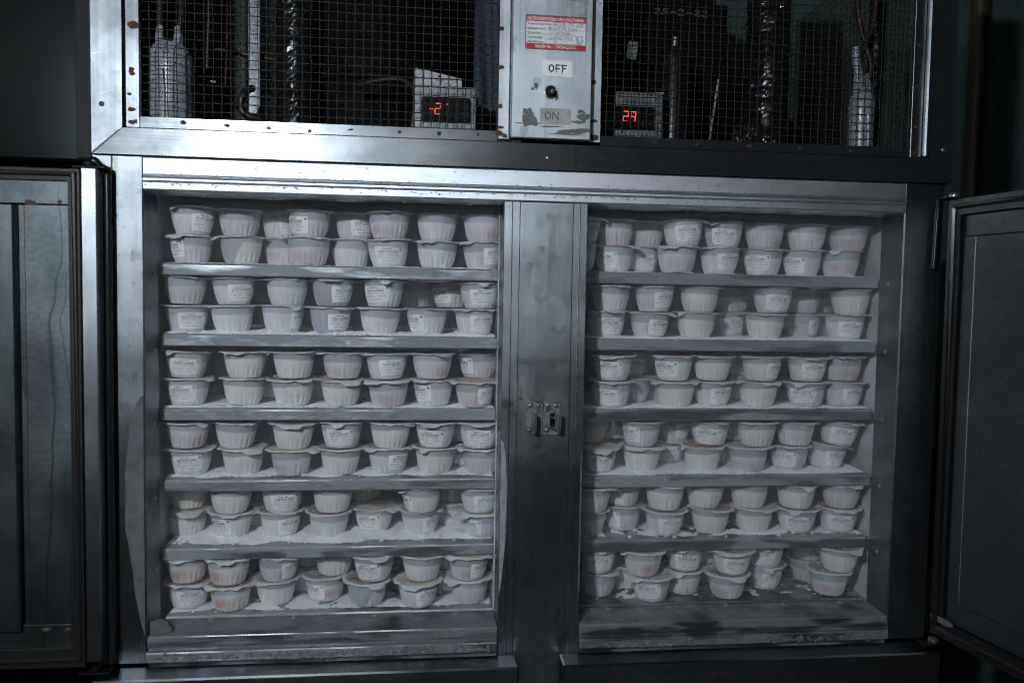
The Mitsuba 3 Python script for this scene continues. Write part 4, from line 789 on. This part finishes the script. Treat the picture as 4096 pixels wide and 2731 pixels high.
# label and its print wrap round the cup wall; built facing -y
def wrap(m, off, z0, tilt):
    v = m.vertices; ca, sa = math.cos(tilt), math.sin(tilt)
    a, b = v[:, 0] * ca - v[:, 1] * sa, v[:, 0] * sa + v[:, 1] * ca
    z = z0 + b * 0.97
    R = wall_r(z) + off
    an = -math.pi / 2 + a / np.interp(z0, PROF[2:12, 1], PROF[2:12, 0])
    return trimesh.Trimesh(np.stack([R * np.cos(an), R * np.sin(an), z], 1), m.faces, process=False)
LW, LH = 0.0265, 0.0158
def label_meshes(z0, tilt):
    U, V = np.meshgrid(np.linspace(-1, 1, 25), np.linspace(-1, 1, 7), indexing='ij')
    cx = np.where(np.abs(V) > 0.99, 0.965, 1.0)
    g = trimesh.Trimesh(np.stack([U * LW * cx, V * LH, U * 0], -1).reshape(-1, 3), grid_faces(25, 7), process=False)
    base = wrap(g, 0.0008, z0, tilt)
    if (base.face_normals[:, 1]).mean() > 0: base.invert()
    def tx(s, h, w, x, y, bold=True):
        m = letters(s, h, bold); m.vertices[:, 0] *= w / m.bounds[1][0]; m.vertices += [x, y, 0]; return m
    t = cat([tx('Single serve', 0.0028, 0.0165, -0.0120, 0.0112), tx('SUGAR GULAB JAMUN', 0.0044, 0.0345, -0.0190, 0.0050)])
    t2 = cat([tx('BATCH NO - CK3220724SGJ01A', 0.0030, 0.0350, -0.0190, 0.0003), tx('22 July 2024', 0.0030, 0.0210, -0.0235, -0.0055), tx('BEST BEFORE 6 MONTH', 0.0023, 0.0170, 0.0030, -0.0053), tx('Store at - 18 degree celsius', 0.0024, 0.0270, -0.0135, -0.0115)])
    q = trimesh.creation.extrude_polygon(sbox(0.0195, 0.0085, 0.0245, 0.0140).difference(sbox(0.0202, 0.0092, 0.0238, 0.0133)), 0.0001, engine='earcut')
    ring = q.submesh([np.nonzero(q.face_normals[:, 2] > 0.5)[0]], append=True)
    th = np.arange(12) * np.pi / 6
    dot = trimesh.Trimesh(np.vstack([[[0.0220, 0.01125, 0]], np.stack([0.0220 + 0.0014 * np.cos(th), 0.01125 + 0.0014 * np.sin(th), th * 0], 1)]), [[0, k + 1, (k + 1) % 12 + 1] for k in range(12)], process=False)
    out = []
    for m in (t, cat([ring, dot]), t2):
        w = wrap(m, 0.0011, z0, tilt)
        if w.face_normals[:, 1].mean() > 0: w.invert()
        out.append(w)
    return base, out
BODY = {}
for q, tone in enumerate('wcpgoh'):
    for s in range(3 if tone in 'wcp' else 2):
        m, col = cup_mesh(tone, 31 * q + s + 1)
        BODY[tone, s] = mikit.ply(m, 'cup_plastic', smooth=True, color=col)
LIDS = []
for s in range(12):
    m, col = lid_mesh(s, (2, 3, 1, 2)[s % 4] if s < 8 else 3)
    LIDS.append(mikit.ply(m, 'lid_film', smooth=True, color=col))
LABELS = []
for z0, tilt in ((0.0225, 0.0), (0.0245, 0.06), (0.0210, -0.06), (0.0235, 0.03)):
    b, o = label_meshes(z0, tilt)
    LABELS.append((mikit.ply(b, 'paper', smooth=True), mikit.ply(o[0], 'ink'), mikit.ply(o[1], 'mark_green'), mikit.ply(o[2], 'faded_ink')))
CUPS = '''L1UF,-0.4343,0.1291,55,w,0;L1UM,-0.3537,0.1491,,g,0;L1UM,-0.2804,0.1881,45,w,0;L1UF,-0.2181,0.1263,-40,p,0;L1UM,-0.1354,0.1661,35,w,0;L1UF,-0.0659,0.1208,,p,0;L1UF,0.0251,0.1280,,w,0;L1UF,0.1167,0.1260,,p,0;L1LF,-0.4383,0.1320,-48,p,0;L1LF,-0.3452,0.1274,,h,0;L1LM,-0.2760,0.1732,,p,0;L1LF,-0.2172,0.1146,,p,0;L1LM,-0.1425,0.1575,,w,0;L1LF,-0.0662,0.1248,3,w,-5;L1LF,0.0258,0.1300,,w,0;L1LF,0.1163,0.1300,42,p,0;L2UF,-0.4496,0.1320,,g,0;L2UF,-0.3597,0.1320,38,w,0;L2UF,-0.2605,0.1320,,w,0;L2UF,-0.1748,0.1320,46,h,0;L2UF,-0.0766,0.1320,-22,w,0;L2UB,-0.0122,0.2484,,g,0;L2UB,0.0576,0.2034,-45,p,0;L2UF,0.1129,0.1320,8,w,0;L2LF,-0.4469,0.1320,32,g,0;L2LF,-0.3622,0.1320,,w,0;L2LF,-0.2708,0.1400,75,w,0;L2LF,-0.1796,0.1360,42,h,0;L2LF,-0.0840,0.1340,,w,0;L2LF,0.0079,0.1360,-52,w,0;L2LF,0.1026,0.1320,25,w,0;L3UF,-0.4488,0.1300,10,w,4;L3UF,-0.3382,0.1280,,c,0;L3UF,-0.2460,0.1240,,c,0;L3UF,-0.1538,0.1280,,p,0;L3UF,-0.0687,0.1220,22,w,0;L3UF,0.0199,0.1300,,p,0;L3UM,0.1124,0.1640,-62,p,0;L3LF,-0.4456,0.1300,-4,w,0;L3LF,-0.3421,0.1320,,c,0;L3LF,-0.2486,0.1280,,c,0;L3LF,-0.1566,0.1280,,c,0;L3LF,-0.0651,0.1200,,p,0;L3LF,0.0221,0.1300,-50,w,0;L3LF,0.1034,0.1120,48,p,0;L3LB,-0.3124,0.2220,10,w,0;L3LB,-0.2146,0.2220,,w,0;L4UF,-0.4466,0.1320,,p,0;L4UF,-0.3572,0.1320,,w,0;L4UF,-0.2469,0.1180,,c,0;L4UF,-0.1557,0.1240,0,w,0;L4UF,-0.0614,0.1220,,c,0;L4UF,0.0276,0.1256,-18,w,0;L4UF,0.1145,0.1180,0,w,0;L4UB,0.0767,0.1926,0,g,0;L4LF,-0.4426,0.1360,5,w,0;L4LF,-0.3438,0.1360,,c,0;L4LF,-0.2498,0.1220,,p,0;L4LF,-0.1576,0.1300,,c,0;L4LF,-0.0647,0.1360,46,w,0;L4LF,0.0269,0.1340,,c,0;L4LF,0.1195,0.1294,,p,0;L4LB,0.0774,0.2009,0,g,0;L5UM,-0.4613,0.1820,,c,0;L5UF,-0.3679,0.1380,,c,0;L5UF,-0.2713,0.1420,18,w,0;L5UF,-0.1736,0.1380,,c,0;L5UB,-0.1196,0.2320,,g,0;L5UF,0.0024,0.1300,-72,c,0;L5UB,0.0608,0.2160,,g,0;L5UF,0.1170,0.1260,22,w,0;L5LF,-0.4634,0.1780,-62,c,0;L5LF,-0.3715,0.1600,-32,c,0;L5LF,-0.2767,0.1560,45,c,0;L5LF,-0.1812,0.1520,,w,0;L5LM,-0.0947,0.1820,-18,c,0;L5LF,-0.0004,0.1600,50,c,0;L5LB,0.0650,0.2200,-5,w,0;L5LF,0.1233,0.1360,-48,p,0;L5LB,-0.3363,0.2380,0,w,0;L6UF,-0.4468,0.1280,,o,0;L6UF,-0.3657,0.1080,,o,0;L6UF,-0.2745,0.1260,62,p,0;L6UM,-0.1711,0.1538,,c,0;L6UF,-0.0898,0.1120,-18,p,0;L6UF,0.0039,0.1080,,w,0;L6UF,0.0942,0.1069,48,p,0;L6UB,-0.2329,0.2093,-20,g,0;L6UB,0.0510,0.1777,,g,0;L6LF,-0.4467,0.1320,22,c,0;L6LF,-0.3632,0.1160,,o,0;L6LF,-0.2832,0.1439,,c,0;L6LM,-0.1886,0.1540,-38,o,0;L6LF,-0.1041,0.1220,,h,0;L6LF,-0.0034,0.1100,38,w,0;L6LF,0.0980,0.1207,,p,0;L6LB,-0.2440,0.2171,,o,0;L6LB,0.0479,0.1869,40,g,0;R1UF,0.3073,0.1125,45,w,0;R1UF,0.3842,0.1435,,p,0;R1UM,0.4596,0.1782,,p,0;R1UF,0.5189,0.1159,0,w,0;R1UF,0.6067,0.1280,-14,p,0;R1UF,0.6955,0.1300,,p,0;R1UF,0.7865,0.1300,,w,0;R1UF,0.8772,0.1320,,p,0;R1LF,0.3029,0.1150,,g,0;R1LF,0.3832,0.1357,-46,w,0;R1LM,0.4514,0.1830,-5,p,0;R1LF,0.5074,0.1161,,p,0;R1LF,0.6004,0.1280,16,w,0;R1LF,0.6925,0.1280,-42,w,0;R1LF,0.7777,0.1280,-58,w,0;R1LF,0.8617,0.1300,,p,0;R2UF,0.3766,0.1320,,w,0;R2UF,0.4670,0.1320,28,p,0;R2UF,0.5620,0.1320,,c,0;R2UB,0.6668,0.2240,,p,0;R2UF,0.7198,0.1320,0,w,0;R2UB,0.8181,0.2019,,g,0;R2UB,0.8826,0.2541,,p,0;R2UF,0.8894,0.1320,,c,0;R2LF,0.3700,0.1380,2,w,0;R2LF,0.4590,0.1340,25,p,0;R2LF,0.5558,0.1320,,c,0;R2LB,0.6623,0.2300,-5,g,0;R2LF,0.7022,0.1300,,c,0;R2LB,0.8209,0.2071,40,g,0;R2LB,0.8853,0.2594,,g,0;R2LF,0.8789,0.1300,-5,w,0;R3UF,0.3835,0.1260,-25,w,0;R3UB,0.4388,0.2140,20,g,0;R3UF,0.5099,0.1280,-45,c,0;R3UF,0.5941,0.1340,,c,0;R3UB,0.6817,0.2200,0,g,0;R3UF,0.6981,0.1280,36,c,0;R3UF,0.7952,0.1244,0,w,0;R3UF,0.8777,0.1334,,p,0;R3LF,0.3817,0.1260,-28,w,0;R3LB,0.4450,0.1982,,g,0;R3LF,0.5162,0.1280,,c,0;R3LB,0.5076,0.2527,,g,0;R3LF,0.6003,0.1420,18,w,0;R3LB,0.6808,0.2260,0,g,0;R3LF,0.6937,0.1300,,c,0;R3LF,0.7967,0.1280,-35,p,0;R3LF,0.8810,0.1320,15,p,0;R4UM,0.3485,0.1774,,g,0;R4UB,0.4151,0.2269,,g,0;R4UF,0.4469,0.1300,-62,p,0;R4UB,0.5355,0.1964,35,g,0;R4UF,0.5959,0.1394,-25,w,0;R4UB,0.6756,0.2060,,g,0;R4UF,0.6891,0.1200,,o,0;R4UF,0.7782,0.1340,,w,0;R4UF,0.8711,0.1320,-10,w,7;R4LF,0.3564,0.1300,0,g,0;R4LF,0.4515,0.1420,,c,0;R4LB,0.5302,0.2160,-15,g,0;R4LF,0.5821,0.1420,,c,0;R4LB,0.6613,0.2080,,g,0;R4LF,0.6749,0.1240,,p,0;R4LF,0.7699,0.1400,-42,p,0;R4LF,0.8554,0.1520,15,w,9;R5UF,0.3429,0.1160,,g,0;R5UM,0.4182,0.1640,-46,w,0;R5UF,0.4974,0.1240,,c,0;R5UF,0.5879,0.1380,,c,0;R5UF,0.6809,0.1320,,c,0;R5UF,0.7791,0.1220,,c,0;R5UF,0.8795,0.1220,,p,0;R5LF,0.3410,0.1391,,p,0;R5LM,0.4198,0.1653,-62,p,0;R5LF,0.4995,0.1260,8,w,0;R5LF,0.6001,0.1360,,c,0;R5LF,0.6959,0.1400,,c,0;R5LF,0.7856,0.1280,-18,c,0;R5LF,0.8783,0.1280,-18,w,0;R6UF,0.3612,0.1300,0,g,0;R6UF,0.4510,0.1080,,o,0;R6UM,0.5471,0.1335,-5,w,0;R6UF,0.6388,0.1060,-4,w,0;R6UB,0.6157,0.1860,,g,0;R6UM,0.7251,0.1422,-30,c,0;R6UB,0.7768,0.2341,20,g,0;R6UF,0.8712,0.1060,,c,0;R6UB,0.8430,0.1841,,g,0;R6LF,0.3650,0.1420,,g,0;R6LB,0.4390,0.1845,,c,0;R6LF,0.4696,0.1073,-26,p,0;R6LM,0.5473,0.1440,,c,0;R6LF,0.6331,0.1140,,p,0;R6LB,0.6224,0.2080,,g,0;R6LM,0.7323,0.1600,14,w,0;R6LF,0.8547,0.1137,,p,0;R6LB,0.8494,0.1965,,g,0'''
NTH = ['', 'first', 'second', 'third', 'fourth', 'fifth', 'sixth', 'seventh', 'eighth', 'ninth', 'tenth']
recs = []
for e in CUPS.replace('\n', '').split(';'):
    a = e.split(',')
    recs.append(dict(tray=a[0][:2], lay=a[0][2], cls=a[0][3], x=float(a[1]), y=float(a[2]), lab=None if a[3] == '' else float(a[3]), tone=a[4], tilt=float(a[5])))
rc = random.Random(17)
TONE = {'w': 'white', 'c': 'cream white', 'p': 'pinkish', 'g': 'greyish', 'o': 'pink blushed', 'h': 'half empty'}
for q in recs:
    peers = sorted([r for r in recs if r['tray'] == q['tray'] and r['lay'] == q['lay'] and (r['cls'] == 'B') == (q['cls'] == 'B')], key=lambda r: r['x'])
    n = peers.index(q) + 1
    side = 'left' if q['tray'][0] == 'L' else 'right'
    row = ('upper' if q['lay'] == 'U' else 'lower') + (' back row' if q['cls'] == 'B' else ' layer')
    how = '' if q['lab'] is None else (' with label' if abs(q['lab']) < 12 else ' with label turned right' if q['lab'] > 0 else ' with label turned left')
    txt = '%s cup%s, %s from left, %s, %s %s tray' % (TONE[q['tone']], how, NTH[n], row, ORD[int(q['tray'][1])], side)
    key = thing('dessert_cup', txt, 'dessert cup', 'ribbed dessert cups stacked on the freezer trays')
    z = TZ[q['tray'][1]] + 0.0016 + (HC + 0.0009 if q['lay'] == 'U' else 0) 
    yaw = q['lab'] if q['lab'] is not None else rc.uniform(-25, 25)
    tl = q['tilt'] + rc.gauss(0, 0.8)
    M = T().translate([q['x'], q['y'], z]).rotate([0, 1, 0], tl).rotate([1, 0, 0], rc.gauss(0, 0.9))
    sz = rc.uniform(0.985, 1.015)
    R = M.rotate([0, 0, 1], yaw).scale([1, 1, sz])
    part(key, 'body', BODY[q['tone'], rc.randrange(3 if q['tone'] in 'wcp' else 2)], None, to_world=R)
    li = rc.randrange(12)
    part(key, 'lid', LIDS[li], None, to_world=M.rotate([0, 0, 1], rc.uniform(-75, 75)).scale([1, 1, sz]))
    if q['lab'] is not None:
        lb = LABELS[rc.randrange(4)]
        lk = part(key, 'label', lb[0], None, to_world=R)
        part(lk, 'lettering', lb[1], None, to_world=R)
        part(lk, 'small_print', lb[3], None, to_world=R)
        part(lk, 'green_mark', lb[2], None, to_world=R)
